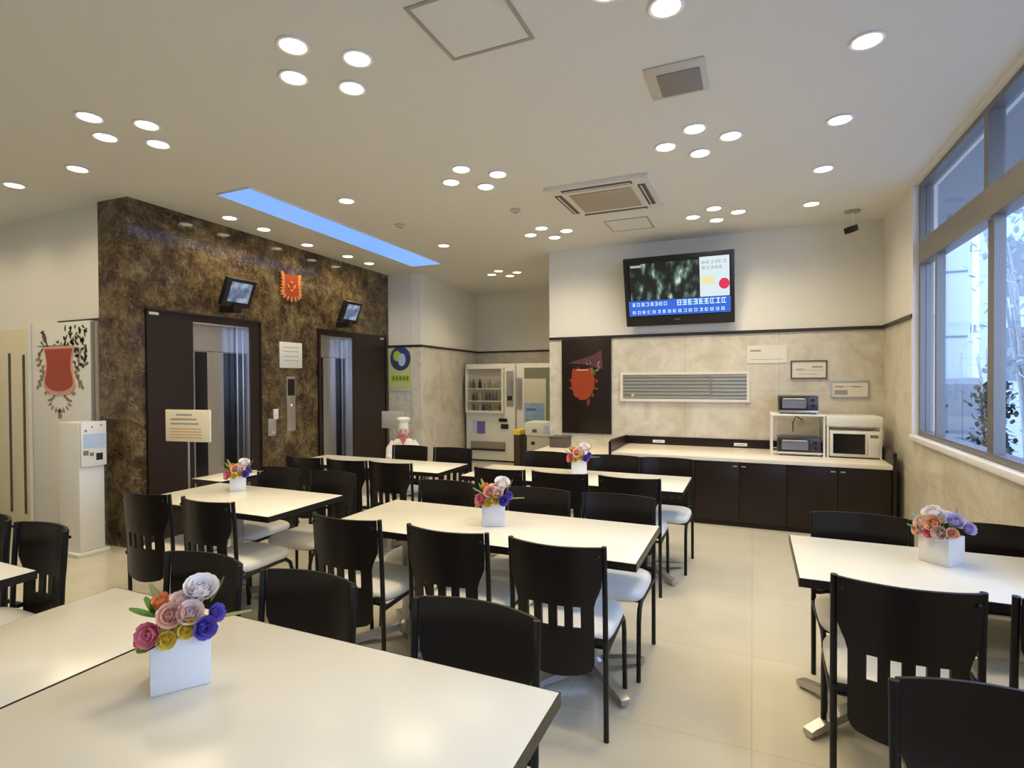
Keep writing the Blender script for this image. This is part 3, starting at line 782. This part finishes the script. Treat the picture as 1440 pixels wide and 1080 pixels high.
# ------------------------------------------------------------------ chair
def make_chair():
    t = thing('dining_chair', '', 'chair')
    R = .0115
    for s in (-1, 1):
        MB().tube([(s * .205, 0.005, 0), (s * .205, 0, .40), (s * .205, -.008, .6), (s * .205, -.022, .812)], R, 12).build('leg', 'tube', t)
    for s in (-1, 1):
        MB().tube([(s * .205, 0, .365), (s * .205, .08, .370), (s * .203, .30, .378), (s * .20, .36, .373), (s * .199, .395, .345), (s * .199, .412, .29), (s * .199, .425, 0)], R, 12).build('leg', 'tube', t)
    MB().tube([(-.19, .34, .366), (.19, .34, .366)], .009, 10).build('crossbar', 'tube', t)
    MB().tube([(-.195, .06, .36), (.195, .06, .36)], .009, 10).build('crossbar', 'tube', t)
    for s in (-1, 1): MB().box(s * .185 - .024, s * .185 + .022, -.022, .0, .405, .425).build('bracket', 'tube', t)
    # backrest sheet, bowed backwards, with four slots
    xs = [-.165, -.14, -.113, -.083, -.0645 + .016, -.018, .018, .0485, .083, .113, .14, .165]
    xs = [-.165, -.145, -.1135, -.0835, -.0485, -.0185, 0, .0185, .0485, .0835, .1135, .145, .165]
    slots = {(-.1135, -.0835), (-.0485, -.0185), (.0185, .0485), (.0835, .1135)}
    zs = [.285, .292, .305, .33, .37, .42, .475, .505, .535, .565, .595, .62, .65, .70, .75, .80, .812]
    def hw(z):
        if z <= .285: return .11
        if z < .33: return .11 + .055 * math.sqrt(max(0, 1 - ((.33 - z) / .045) ** 2))
        if z < .56: return .165
        if z < .67:
            k = min(1, (z - .56) / .11); return .165 + .032 * (k * k * (3 - 2 * k))
        return .197
    bm = bmesh.new(); g = {}
    for j, z in enumerate(zs):
        for i, x in enumerate(xs):
            X = x / .165 * hw(z); lean = -.022 * max(0, (z - .4) / .41) ** 1.4
            dip = -.012 * (1 - (x / .165) ** 2) if z < .3 else 0
            g[i, j] = bm.verts.new((X, -.012 - .048 * (1 - (X / .2) ** 2) + lean, z + dip))
    for j in range(len(zs) - 1):
        for i in range(len(xs) - 1):
            if .47 < zs[j] < .56 and (xs[i], xs[i + 1]) in slots: continue
            bm.faces.new((g[i, j], g[i + 1, j], g[i + 1, j + 1], g[i, j + 1]))
    me = bpy.data.meshes.new('backrest'); bm.to_mesh(me); bm.free(); me.materials.append(M['chairwood'])
    for p in me.polygons: p.use_smooth = True
    o = bpy.data.objects.new('backrest', me); COL.objects.link(o); o.parent = t
    sd = o.modifiers.new('solid', 'SOLIDIFY'); sd.thickness = .012; sd.offset = 0
    me2 = bpy.data.meshes.new_from_object(o.evaluated_get(bpy.context.evaluated_depsgraph_get()))
    o.modifiers.clear(); o.data = me2; me2.set_sharp_from_angle(angle=math.radians(40))
    # rivets
    b = MB()
    for s in (-1, 1):
        for z in (.775, .42 - .005): b.ball((s * .186, -.03 - (.02 if z > .5 else -.014), z), (.008, .005, .008), 10)
    b.build('rivet', 'tube', t)
    # seat cushion
    bm = bmesh.new(); rings = []
    def outline(k, sc, z):
        a = 2 * PI * k / 40; c, s = math.cos(a), math.sin(a); e = .42
        x = abs(c) ** e * (1 if c > 0 else -1) * .212; y = abs(s) ** e * (1 if s > 0 else -1) * .205
        return bm.verts.new((x * sc, .225 + y * sc, z))
    prof = [(.90, .380), (.97, .383), (1.0, .394), (1.0, .412), (.97, .425), (.90, .434), (.75, .439), (.5, .442), (.2, .443)]
    for sc, z in prof: rings.append([outline(k, sc, z) for k in range(40)])
    for a, c in zip(rings, rings[1:]):
        for k in range(40): bm.faces.new((a[k], a[(k + 1) % 40], c[(k + 1) % 40], c[k]))
    bm.faces.new(rings[0][::-1]); bm.faces.new(rings[-1])
    me = bpy.data.meshes.new('seat'); bm.to_mesh(me); bm.free(); me.materials.append(M['seat'])
    for p in me.polygons: p.use_smooth = True
    o = bpy.data.objects.new('seat', me); COL.objects.link(o); o.parent = t
    return t
bpy.context.view_layer.update()
chair0 = make_chair(); first = [True]
def chair(x, y, rot, label, group):
    c = chair0 if first[0] else dup(chair0)
    first[0] = False
    c.location = (x, y, 0); c.rotation_euler = (0, 0, rot)
    c['label'] = label; c['group'] = group; c['category'] = 'chair'
GM = 'dark slat-back chairs around the dining tables'
N, F_ = 0.0, PI
rot = random.Random(11)
rows = [
 # centre table
 (-1.865, 2.19, N, 'leftmost chair on the near side of the centre table, back to camera'),
 (-1.285, 2.19, N, 'middle chair on the near side of the centre table, back to camera'),
 (-.757, 2.19, N, 'right-hand chair on the near side of the centre table, white slots visible'),
 (-1.86, 3.12, F_, 'leftmost chair on the far side of the centre table, left of its flowers'),
 (-1.215, 3.12, F_, 'middle chair on the far side of the centre table, right of its flowers'),
 (-.715, 3.12, F_, 'right-hand chair on the far side of the centre table, pale seat showing'),
 # table nearest the counter
 (-1.765, 3.79, N, 'leftmost near-side chair of the long table nearest the counter'),
 (-1.285, 3.79, N, 'middle near-side chair of the long table nearest the counter'),
 (-.78, 3.79, N, 'right-hand near-side chair of the long table nearest the counter'),
 (-1.74, 4.72, F_, 'leftmost far-side chair of the table nearest the counter, left of its flowers'),
 (-1.10, 4.72, F_, 'middle far-side chair of the table nearest the counter, right of its flowers'),
 (-.66, 4.72, F_, 'right-hand far-side chair of the table nearest the counter, against the cabinets'),
 # back-left table
 (-3.64, 3.72, N, 'leftmost near-side chair of the back-left table, beside the marble wall'),
 (-3.17, 3.72, N, 'middle near-side chair of the back-left table'),
 (-2.735, 3.74, N, 'right-hand near-side chair of the back-left table, light slots visible'),
 (-3.20, 4.66, F_, 'left far-side chair of the back-left table, in front of the chef statue'),
 (-2.70, 4.66, F_, 'right far-side chair of the back-left table, in front of the vending machine'),
 # left table
 (-3.41, 2.19, N, 'left near-side chair of the left table, beside the marble corner'),
 (-2.87, 2.19, N, 'right near-side chair of the left table, pale seat showing'),
 (-3.36, 3.12, F_, 'left far-side chair of the left table, behind its flowers'),
 (-2.82, 3.12, F_, 'right far-side chair of the left table'),
 # front table far side
 (-1.94, 1.42, F_, 'chair behind the front table, directly behind its flowers'),
 (-1.415, 1.42, F_, 'chair behind the front table, second of three from the left'),
 (-.765, 1.42, F_, 'chair behind the front table at its right corner, largest dark back'),
 # far-left table
 (-3.56, 1.44, F_, 'chair cut by the left picture edge at the far-left table'),
 (-3.08, 1.44, F_, 'chair behind the corner of the far-left table'),
 # right table
 (.464, 2.20, N, 'near-side chair of the right table, four white slots in its back'),
 (.955, 2.20, N, 'near-side chair of the right table cut by the right picture edge'),
 (.485, 3.12, F_, 'far-side chair of the right table, left of its flowers'),
 (1.0, 3.12, F_, 'far-side chair of the right table under the window, right of its flowers'),
 (.497, 1.45, F_, 'nearest chair at the bottom right, only its dark back in view'),
]
for x, y, r, l in rows:
    chair(x, y, r + rot.uniform(-.02, .02), l, GM)

# ------------------------------------------------------------------ tables
def pedestal(t, x, y):
    p = MB().tube([(x, y, .055), (x, y, .655)], .03, 20).lathe([(.05, .03), (.055, .05), (.05, .085), (.032, .10)], (x, y, 0), 20).build('column', 'alu', t)
    for k in range(4):
        a = PI / 4 + k * PI / 2; b = MB()
        b.M = Matrix.Translation((x, y, 0)) @ Matrix.Rotation(a, 4, 'Z')
        b.prism([(.03, .085), (.03, .045), (.29, .012), (.30, .012), (.30, .035), (.28, .042)], 'y', -.022, .022)
        b.tube([(.285, 0, 0), (.285, 0, .014)], .014, 12)
        b.build('foot', 'alu', t)
    MB().box(x - .18, x + .18, y - .18, y + .18, .655, .672, .003).build('mounting_plate', 'black', t)
def table(label, x0, x1, y0, y1, peds, group='cream topped dining tables'):
    cx, cy = (x0 + x1) / 2, (y0 + y1) / 2; hx, hy = (x1 - x0) / 2, (y1 - y0) / 2
    t = thing('dining_table', label, 'table', (cx, cy, 0), group=group)
    MB().box(-hx + .004, hx - .004, -hy + .004, hy - .004, .672, .70, .002).build('tabletop', 'laminate', t)
    b = MB(); z0, z1 = .664, .6985
    b.box(-hx, hx, -hy, -hy + .004, z0, z1); b.box(-hx, hx, hy - .004, hy, z0, z1)
    b.box(-hx, -hx + .004, -hy + .004, hy - .004, z0, z1); b.box(hx - .004, hx, -hy + .004, hy - .004, z0, z1)
    b.build('edge_band', 'edge', t)
    for px in peds: pedestal(t, px - cx, 0)
table('long centre dining table with flowers, three chairs on each side', -2.16, -.455, 2.345, 3.0, (-1.85, -.74))
table('long dining table nearest the counter, third row back', -2.2, -.44, 3.93, 4.56, (-1.9, -.72))
table('dining table at the back left in front of the chef statue', -4.12, -2.425, 3.96, 4.50, (-3.8, -2.72))
table('left dining table with flowers near the lifts', -3.79, -2.575, 2.33, 2.97, (-3.2,))
table('large front dining table with the nearest flowers', -1.683, -.447, .55, 1.315, (-1.07,))
table('narrow table joined to the left of the front table', -2.255, -1.687, .55, 1.315, (-1.97,))
table('table at the far left edge, only its corner in view', -3.95, -2.765, .65, 1.30, (-3.35,))
table('right dining table beside the window with flowers', .167, 1.215, 2.435, 3.085, (.42,))
table('small pale table between the left table and the nearer lift', -4.16, -3.81, 3.0, 3.5, (-3.98,))

# ------------------------------------------------------------------ flowers
def fm(name, c, r=.5): return mat(name, c, r, noise=.12, nscale=40)
FL = dict(white=fm('petal_white', (.95, .90, .88)), blush=fm('petal_blush', (.95, .76, .72)), peach=fm('petal_peach', (.95, .58, .40)),
          pinkp=fm('petal_pink', (.85, .25, .30)), orangep=fm('petal_orange', (.88, .35, .12)), yellowp=fm('petal_yellow', (.88, .65, .08)),
          purplep=fm('petal_purple', (.17, .12, .50)), lav=fm('petal_lavender', (.60, .55, .80)))
def petal(bm, c, d, up, L, W, curl, n=5):
    d = d.normalized(); side = d.cross(up)
    if side.length < 1e-4: side = d.cross(Vector((1, 0, 0)))
    side.normalize(); nn = side.cross(d).normalized(); g = []
    for i in range(n + 1):
        t = i / n; row = []
        wdt = W * math.sin(PI * (.12 + .78 * t)) ** .7
        p = c + d * (L * t) + nn * (curl * L * t * t)
        for j in range(-2, 3):
            s = j / 2; row.append(bm.verts.new(p + side * (wdt * s) + nn * (.25 * wdt * s * s)))
        g.append(row)
    for i in range(n):
        for j in range(4): bm.faces.new((g[i][j], g[i][j + 1], g[i + 1][j + 1], g[i + 1][j]))
def rose(c, axis, r, m_, parent, layers=4, seed=0, core=None):
    rr = random.Random(seed); b = MB(); ax = Vector(axis).normalized(); c = Vector(c)
    a0 = ax.orthogonal().normalized(); a1 = ax.cross(a0)
    for l in range(layers):
        k = (l + 1) / layers; n = 3 + l * 2; tilt = .15 + 1.05 * k
        for i in range(n):
            a = 2 * PI * i / n + l * .6 + rr.uniform(-.15, .15); rad = a0 * math.cos(a) + a1 * math.sin(a)
            d = ax * math.cos(tilt) + rad * math.sin(tilt)
            petal(b.bm, c - ax * r * .25 + rad * r * .06, d, ax, r * (.75 + .35 * k), r * (.38 + .18 * k), .45)
    b.ball(tuple(c), r * .35, 10)
    return b.build('blossom', FL[m_], parent)
def leaf(c, d, L, W, m_, parent, curl=.2, up=(0, 0, 1)):
    b = MB(); petal(b.bm, Vector(c), Vector(d), Vector(up), L, W, curl, 7); return b.build('leaf', m_, parent)
def flowers(label, x, y, rz, z=.70, variant=0, s=.135, sc=1.0):
    t = thing('flower_arrangement', label, 'flowers', (x, y, z), rz, 'artificial flowers in white cube pots')
    h = s / 2
    b = MB(); b.box(-h, h, -h, h, 0, s, .003); b.build('pot', 'pot', t)
    MB().box(-h + .008, h - .008, -h + .008, h - .008, s, s + .003).build('moss', 'greend', t)
    def R(dx, dz, dy, r, m_, ax=(0, -.7, .7), l=4): rose((dx * sc, dy * sc, s + dz * sc), ax, r * sc, m_, t, l, int(abs(dx * 1000) + dz * 500))
    if variant == 0:
        R(.045, .085, .0, .048, 'white', (.1, -.5, .8), 5); R(.022, .05, -.045, .036, 'blush', (0, -.8, .5))
        R(-.02, .055, -.045, .036, 'peach', (-.1, -.9, .4)); R(-.062, .022, -.055, .036, 'pinkp', (-.5, -.8, .2), 3)
        R(-.045, .065, .02, .03, 'orangep', (-.4, -.3, .8), 3); R(-.075, .0, -.04, .026, 'orangep', (-.5, -.8, 0), 3)
        R(-.03, .005, -.065, .026, 'yellowp', (-.1, -1, .1), 3); R(.012, .018, -.062, .024, 'yellowp', (.1, -1, .1), 3)
        R(.05, .015, -.062, .034, 'purplep', (.3, -1, .2), 3); R(.075, .035, -.035, .028, 'purplep', (.6, -.7, .3), 3)
        R(.03, .045, .05, .04, 'blush', (0, .6, .8)); R(-.03, .04, .055, .035, 'lav', (-.2, .7, .6)); R(.005, .065, .0, .035, 'blush', (0, -.2, 1))
        R(.02, .03, -.058, .018, 'yellowp', (0, -1, .2), 3)
        leaf((-.055, .02 + .01, s + .03), (-1, -.2, .35), .07, .03, 'green', t); leaf((-.06, 0, s + .05), (-.7, .1, .9), .05, .025, 'green', t)
        leaf((.06, -.02, s + .015), (1, -.15, .02), .11, .014, 'greend', t, .05); leaf((.07, .02, s + .05), (.7, .2, .8), .07, .008, 'greend', t)
        leaf((-.04, .05, s + .05), (-.5, .3, .6), .07, .014, 'greend', t); leaf((-.05, -.06, s - .0), (-.7, -.6, -.3), .05, .02, 'green', t)
    else:
        R(-.03, .075, .0, .042, 'white', (-.2, -.5, .8), 5); R(.0, .05, -.05, .038, 'peach', (0, -.9, .4)); R(-.05, .04, -.04, .034, 'blush', (-.4, -.8, .4))
        R(.05, .06, .0, .038, 'lav', (.4, -.5, .7)); R(.085, .04, .02, .030, 'lav', (.8, -.3, .4)); R(.03, .02, -.06, .034, 'blush', (.1, -1, .2))
        R(-.06, .01, -.05, .028, 'peach', (-.4, -.9, .1), 3); R(.06, .025, -.04, .026, 'peach', (.5, -.8, .2), 3); R(0, .07, .03, .036, 'white', (0, .3, 1))
        R(-.01, .012, -.066, .024, 'pinkp', (0, -1, .1), 3); R(-.03, .05, .05, .04, 'blush', (0, .7, .6)); R(.04, .04, .055, .035, 'lav', (.1, .7, .6))
        leaf((-.06, .0, s + .03), (-1, -.1, .5), .06, .024, 'green', t); leaf((-.06, -.04, s + .01), (-1, -.4, .1), .05, .018, 'green', t)
        leaf((.04, .02, s + .07), (.3, .2, .9), .05, .012, 'greend', t)
    for k in range(7):
        a = k * .9; MB().tube([(.02 * math.cos(a), .02 * math.sin(a), s), (.035 * math.cos(a), .035 * math.sin(a), s + .05)], .002, 6).build('stem', 'green', t)
    return t
flowers('large colourful flowers in a white cube pot on the front table', -1.402, .978, math.radians(54), variant=0)
flowers('flowers in a white cube pot on the centre table', -1.30, 2.70, math.radians(24), variant=0, s=.125)
flowers('flowers in a white cube pot on the table nearest the counter', -1.315, 4.36, math.radians(17), variant=0, s=.125)
flowers('flowers in a white cube pot on the left table', -3.42, 2.83, math.radians(48), variant=0, s=.105, sc=.9)
flowers('pink and lavender flowers in a white cube pot on the right table', .74, 2.88, math.radians(-42), variant=1, s=.118)

# ------------------------------------------------------------------ ceiling fittings
def make_light():
    t = thing('downlight', '', 'ceiling light')
    b = MB(); n = 32
    b.lathe([(.062, -.001), (.078, -.001), (.080, -.006), (.074, -.010), (.062, -.006)], seg=n)
    b.build('trim_ring', 'framew', t)
    MB().lathe([(.0615, -.0012), (.061, -.008), (.04, -.012), (.0001, -.013)], seg=n).build('lens', 'lens', t)
    ld = bpy.data.lights.new('lamp', 'SPOT'); ld.energy = 26; ld.spot_size = math.radians(150); ld.spot_blend = 1.0
    ld.shadow_soft_size = .06; ld.color = (1.0, .83, .54)
    lo = bpy.data.objects.new('lamp', ld); COL.objects.link(lo); lo.parent = t; lo.location = (0, 0, -.03)
    return t
light0 = make_light(); lf = [True]
def downlight(x, y, label, group):
    c = light0 if lf[0] else dup(light0)
    lf[0] = False
    c.location = (x, y, H); c['label'] = label; c['group'] = group; c['category'] = 'ceiling light'
hd_ = .213
groups = [(-2.04, 2.24, 'cluster above the front table'), (-3.73, 2.27, 'cluster near the upper left'), (-.345, 3.985, 'cluster right of the air conditioner, front'),
          (-2.065, 3.96, 'cluster in the middle of the ceiling'), (-.34, 5.84, 'cluster above the television'), (-2.09, 5.79, 'cluster left of the air conditioner, rear'),
          (-3.52, 7.74, 'cluster in the vending recess'), (-.345, 2.27, 'cluster at the top picture edge')]
for gx, gy, gl in groups:
    for dx, dy, nm in ((0, -hd_, 'nearest'), (hd_, 0, 'right-hand'), (-hd_, 0, 'left-hand'), (0, hd_, 'farthest')):
        downlight(gx + dx, gy + dy, '%s downlight of the four-lamp %s' % (nm, gl), 'downlights in the four-lamp ' + gl)
for y, nm in ((3.133, 'nearest'), (4.023, 'second'), (4.92, 'third'), (5.869, 'farthest')):
    downlight(.508, y, '%s downlight in the row beside the window' % nm, 'downlights in the row beside the window')
for x, y, nm in ((-4.726, 2.519, 'single downlight left of the marble corner, nearer the clusters'), (-5.59, 2.512, 'single downlight at the far left edge'),
                 (-3.38, 3.974, 'single downlight right of the blue light strip'), (-3.448, 5.803, 'single downlight at the far end of the blue strip'),
                 (-4.791, 3.903, 'first small downlight along the marble wall'), (-4.824, 4.351, 'second small downlight along the marble wall'),
                 (-4.916, 5.074, 'third small downlight along the marble wall'), (-4.892, 5.768, 'fourth small downlight along the marble wall'),
                 (-4.925, 6.249, 'fifth small downlight along the marble wall')):
    downlight(x, y, nm, 'single downlights')
for x, y in ((-1.2, -.3), (-3.7, -.3), (-6.3, -.3), (.4, -.3), (-6.8, 1.3), (-2.5, -1.9), (-5.2, 1.0), (-6.45, 2.5), (-7.3, 2.5)):  # added lamps outside the view, brightening the room and the left wall
    downlight(x, y, 'unseen downlight added to light the room', 'unseen downlights added to light the room')

t = thing('ceiling_light_panel', 'long glowing blue light strip in the ceiling before the marble wall', 'ceiling light', (0, 0, H))
MB().prism([(-4.27, 3.36), (-3.88, 3.35), (-4.01, 6.67), (-4.48, 6.66)], 'z', -.012, -.001).build('diffuser', 'sky', t)
b = MB()
q = [(-4.285, 3.35), (-3.865, 3.34), (-3.995, 6.685), (-4.495, 6.675)]; qi = [(-4.27, 3.36), (-3.88, 3.35), (-4.01, 6.67), (-4.48, 6.66)]
for i in range(4): b.prism([q[i], q[(i + 1) % 4], qi[(i + 1) % 4], qi[i]], 'z', -.014, -.001)
b.build('frame', 'ceil', t)

t = thing('air_conditioner', 'square ceiling cassette air conditioner with beige grille', 'air conditioner', (-1.2, 4.86, H))
MB().box(-.44, .44, -.44, .44, -.03, -.001).build('panel', mat('ac_panel', (.74, .70, .62), .4), t)
MB().box(-.27, .27, -.25, .27, -.038, -.03, .003).build('intake_grille', 'acgrille', t)
for (x0, x1, y0, y1) in ((-.3, .3, -.39, -.33), (.33, .39, -.28, .28), (-.39, -.33, -.28, .28), (-.3, .3, .34, .39)):
    f = MB().box(x0, x1, y0, y1, -.036, -.03).build('louvre_slot', 'ink', t)
    if x1 - x0 > y1 - y0: MB().box(x0 + .01, x1 - .01, y0 + .022, y0 + .03, -.042, -.036).build('vane', 'white', f)
    else: MB().box(x0 + .022, x0 + .03, y0 + .01, y1 - .01, -.042, -.036).build('vane', 'white', f)
def hatch(label, x0, x1, y0, y1, f, all_=True):
    t = thing('ceiling_hatch', label, 'access hatch', ((x0 + x1) / 2, (y0 + y1) / 2, H)); hx, hy = (x1 - x0) / 2, (y1 - y0) / 2
    b = MB(); b.box(-hx, hx, -hy, -hy + f, -.006, -.001); b.box(-hx, hx, hy - f, hy, -.006, -.001)
    b.box(-hx, -hx + f, -hy + f, hy - f, -.006, -.001); b.box(hx - f, hx, -hy + f, hy - f, -.006, -.001); b.build('frame', 'hatch', t)
    MB().box(-hx + f + .002, hx - f - .002, -hy + f + .002, hy - f - .002, -.004, -.001).build('lid', 'ceil', t)
hatch('large square ceiling hatch with grey trim at the top centre', -1.395, -.95, 2.02, 2.455, .018)
hatch('small square ceiling hatch just behind the air conditioner', -1.42, -.97, 5.62, 6.06, .012)
t = thing('ceiling_speaker', 'square grey ceiling speaker right of the large hatch', 'speaker', (-.36, 3.11, H))
MB().box(-.17, .14, -.17, .17, -.012, -.001, .004).build('plate', mat('speaker_plate', (.58, .55, .50), .5), t)
MB().box(-.11, .11, -.1, .14, -.018, -.012, .003).build('grille', 'spk', t)
for lab, x, y in (('small smoke detector in the ceiling centre', -2.092, 4.87), ('small smoke detector near the blue strip', -3.4, 4.83)):
    t = thing('smoke_detector', lab, 'smoke detector', (x, y, H), group='smoke detectors')
    MB().lathe([(.05, -.001), (.052, -.012), (.04, -.022), (.02, -.03), (.0001, -.031)], seg=24).build('body', mat('det', (.55, .50, .43), .5), t)
    MB().lathe([(.012, -.028), (.012, -.036), (.0001, -.037)], seg=12).build('sensor', 'inkl', t)
t = thing('security_camera', 'small security camera hanging from the ceiling near the window corner', 'camera', (.90, 6.30, H))
MB().lathe([(.07, -.001), (.07, -.012), (.02, -.018)], seg=20).build('mount', 'hatch', t)
MB().tube([(0, 0, -.01), (0, 0, -.15)], .009, 10).build('arm', 'white', t)
b = MB(); b.M = Matrix.Translation((0, 0, -.175)) @ Matrix.Rotation(-.7, 4, 'Z') @ Matrix.Rotation(.35, 4, 'X'); b.box(-.03, .03, -.09, .05, -.03, .03, .006); b.tube([(0, -.10, 0), (0, -.085, 0)], .022, 14)
b.build('body', 'black', t)

# ------------------------------------------------------------------ outside
tag(box('paving', 'pave', 1.6, 24, -10, 40, -.3, -.15), 'grey paving outside the window', 'paving', kind='structure')
t = thing('building', 'pale blue-grey building seen through the window', 'building', (3.0, 12.6, 0))
MB().box(-.2, .62, 0, 4, -.15, 9).build('wall', 'ext', t)
b = MB(); b.box(-.6, .12, -.25, 4, -.15, 9); b.build('column', 'ext2', t)
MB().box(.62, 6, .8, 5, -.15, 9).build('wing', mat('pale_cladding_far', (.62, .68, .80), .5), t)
b = MB()
for z in (2.2, 3.4, 4.6, 5.8): b.box(-.2, .62, -.02, 0, z, z + .03)
b.build('panel_joint', 'ext2', t)
for z in (1.4, 3.0, 4.6):
    for x in (1.3, 2.6, 3.9): f = MB().box(x, x + .8, .76, .8, z, z + 1.0).build('window', 'ext2', t)
t = thing('utility_cabinet', 'grey cabinet outside below the pale building', 'cabinet', (3.18, 11.3, -.15))
MB().box(-.28, .28, 0, .6, 0, 1.6, .02).build('body', mat('outdoor_grey', (.30, .32, .34), .5), t)
MB().box(-.26, -.005, -.01, 0, .05, 1.5).build('door', 'ext2', t); MB().box(.005, .26, -.01, 0, .05, 1.5).build('door', 'ext2', t)
t = thing('drain_pipe', 'white downpipe beside the pale building outside', 'pipe', (3.56, 12.0, -.15))
MB().tube([(0, 0, 0), (0, 0, 8)], .05, 12).build('pipe', 'framew', t)
b = MB()
for z in (1, 2.4, 3.8, 5.2): b.tube([(0, 0, z), (0, 0, z + .12)], .075, 12)
b.build('collar', 'alu', t)
rr = random.Random(21)
def foliage(name, label, cat, loc, size, n, lsz, m_, trunk=None, group=None):
    t = thing(name, label, cat, loc, group=group); b = MB()
    for k in range(n):
        c = Vector((rr.gauss(0, .4) * size[0], rr.gauss(0, .4) * size[1], size[2] * .5 + rr.uniform(-.5, .5) * size[2]))
        if trunk: c.z += trunk
        d = Vector((rr.uniform(-1, 1), rr.uniform(-1, 1), rr.uniform(-.6, 1))); petal(b.bm, c, d, Vector((0, 0, 1)), lsz, lsz * .35, .3, 2)
    tag(b.build('foliage', m_, t), kind='stuff')
    b = MB(); th = trunk or size[2] * .5
    b.tube([(0, 0, 0), (.03, 0, th * .5), (0, .02, th)], .05, 8, [.06, .05, .04])
    for k in range(16):
        a = rr.uniform(0, 2 * PI); L = rr.uniform(.4, 1) * size[0]
        b.tube([(0, 0, th * rr.uniform(.3, 1)), (L * .5 * math.cos(a), L * .5 * math.sin(a), th + size[2] * rr.uniform(.1, .4)), (L * math.cos(a), L * math.sin(a), th + size[2] * rr.uniform(.3, .9))], .015, 6, [.03, .018, .006])
    b.build('trunk', 'bark', t)
foliage('street_tree', 'bare pale tree outside the window at the right edge', 'tree', (3.15, 8.9, -.15), (.55, .8, 3.2), 500, .09, mat('pale_leaf', (.40, .48, .50), .6), 1.6)
foliage('bush', 'dark bush outside the window, right of the grey cabinet', 'bush', (3.2, 10.1, -.15), (.25, .3, 1.5), 900, .09, 'hedge', None)
foliage('bush', 'dark bush outside at the window corner', 'bush', (2.08, 8.9, -.15), (.18, .25, 1.3), 900, .09, 'hedge', None)
t = thing('street_canopy', 'dark canopy beam outside above the window', 'canopy', (1.9, 0, 3.1))
MB().box(-.45, .25, -3, 9, .15, .3).build('roof', 'ext2', t)
MB().box(.2, .25, -3, 9, .0, .15).build('fascia', 'ext', t)

# ------------------------------------------------------------------ world and camera
w = bpy.data.worlds.new('World'); bpy.context.scene.world = w; w.use_nodes = True
nt = w.node_tree; bg = nt.nodes['Background']
tc = nt.nodes.new('ShaderNodeTexCoord'); sx = nt.nodes.new('ShaderNodeSeparateXYZ')
nt.links.new(tc.outputs['Generated'], sx.inputs[0])
r = ramp(nt, [(0.0, (.30, .36, .48)), (.48, (.55, .68, .95)), (1.0, (.40, .58, 1.0))])
mr = nt.nodes.new('ShaderNodeMapRange'); mr.inputs['From Min'].default_value = -1; nt.links.new(sx.outputs['Z'], mr.inputs['Value'])
nt.links.new(mr.outputs['Result'], r.inputs['Fac']); nt.links.new(r.outputs['Color'], bg.inputs['Color'])
bg.inputs['Strength'].default_value = 5.0

sc = bpy.context.scene
cam = bpy.data.cameras.new('camera'); co = bpy.data.objects.new('camera', cam); COL.objects.link(co)
cam.sensor_width = 36; cam.lens = 770 / 1440 * 36; cam.clip_start = .02
yaw, pitch, roll = -.414, -.0115, -.0061
cy, sy = math.cos(yaw), math.sin(yaw); cp, sp = math.cos(pitch), math.sin(pitch); cr, sr = math.cos(roll), math.sin(roll)
fw = Vector((sy * cp, cy * cp, sp)); rt = Vector((cy, -sy, 0)); up = rt.cross(fw)
r2 = rt * cr + up * sr; u2 = -rt * sr + up * cr
co.matrix_world = Matrix(((r2.x, u2.x, -fw.x, 0), (r2.y, u2.y, -fw.y, 0), (r2.z, u2.z, -fw.z, 1.5), (0, 0, 0, 1)))
sc.camera = co
sc.view_settings.view_transform = 'Standard'; sc.view_settings.look = 'None'
sc.view_settings.exposure = 0.0; sc.view_settings.gamma = 1.0; sc.view_settings.use_curve_mapping = False
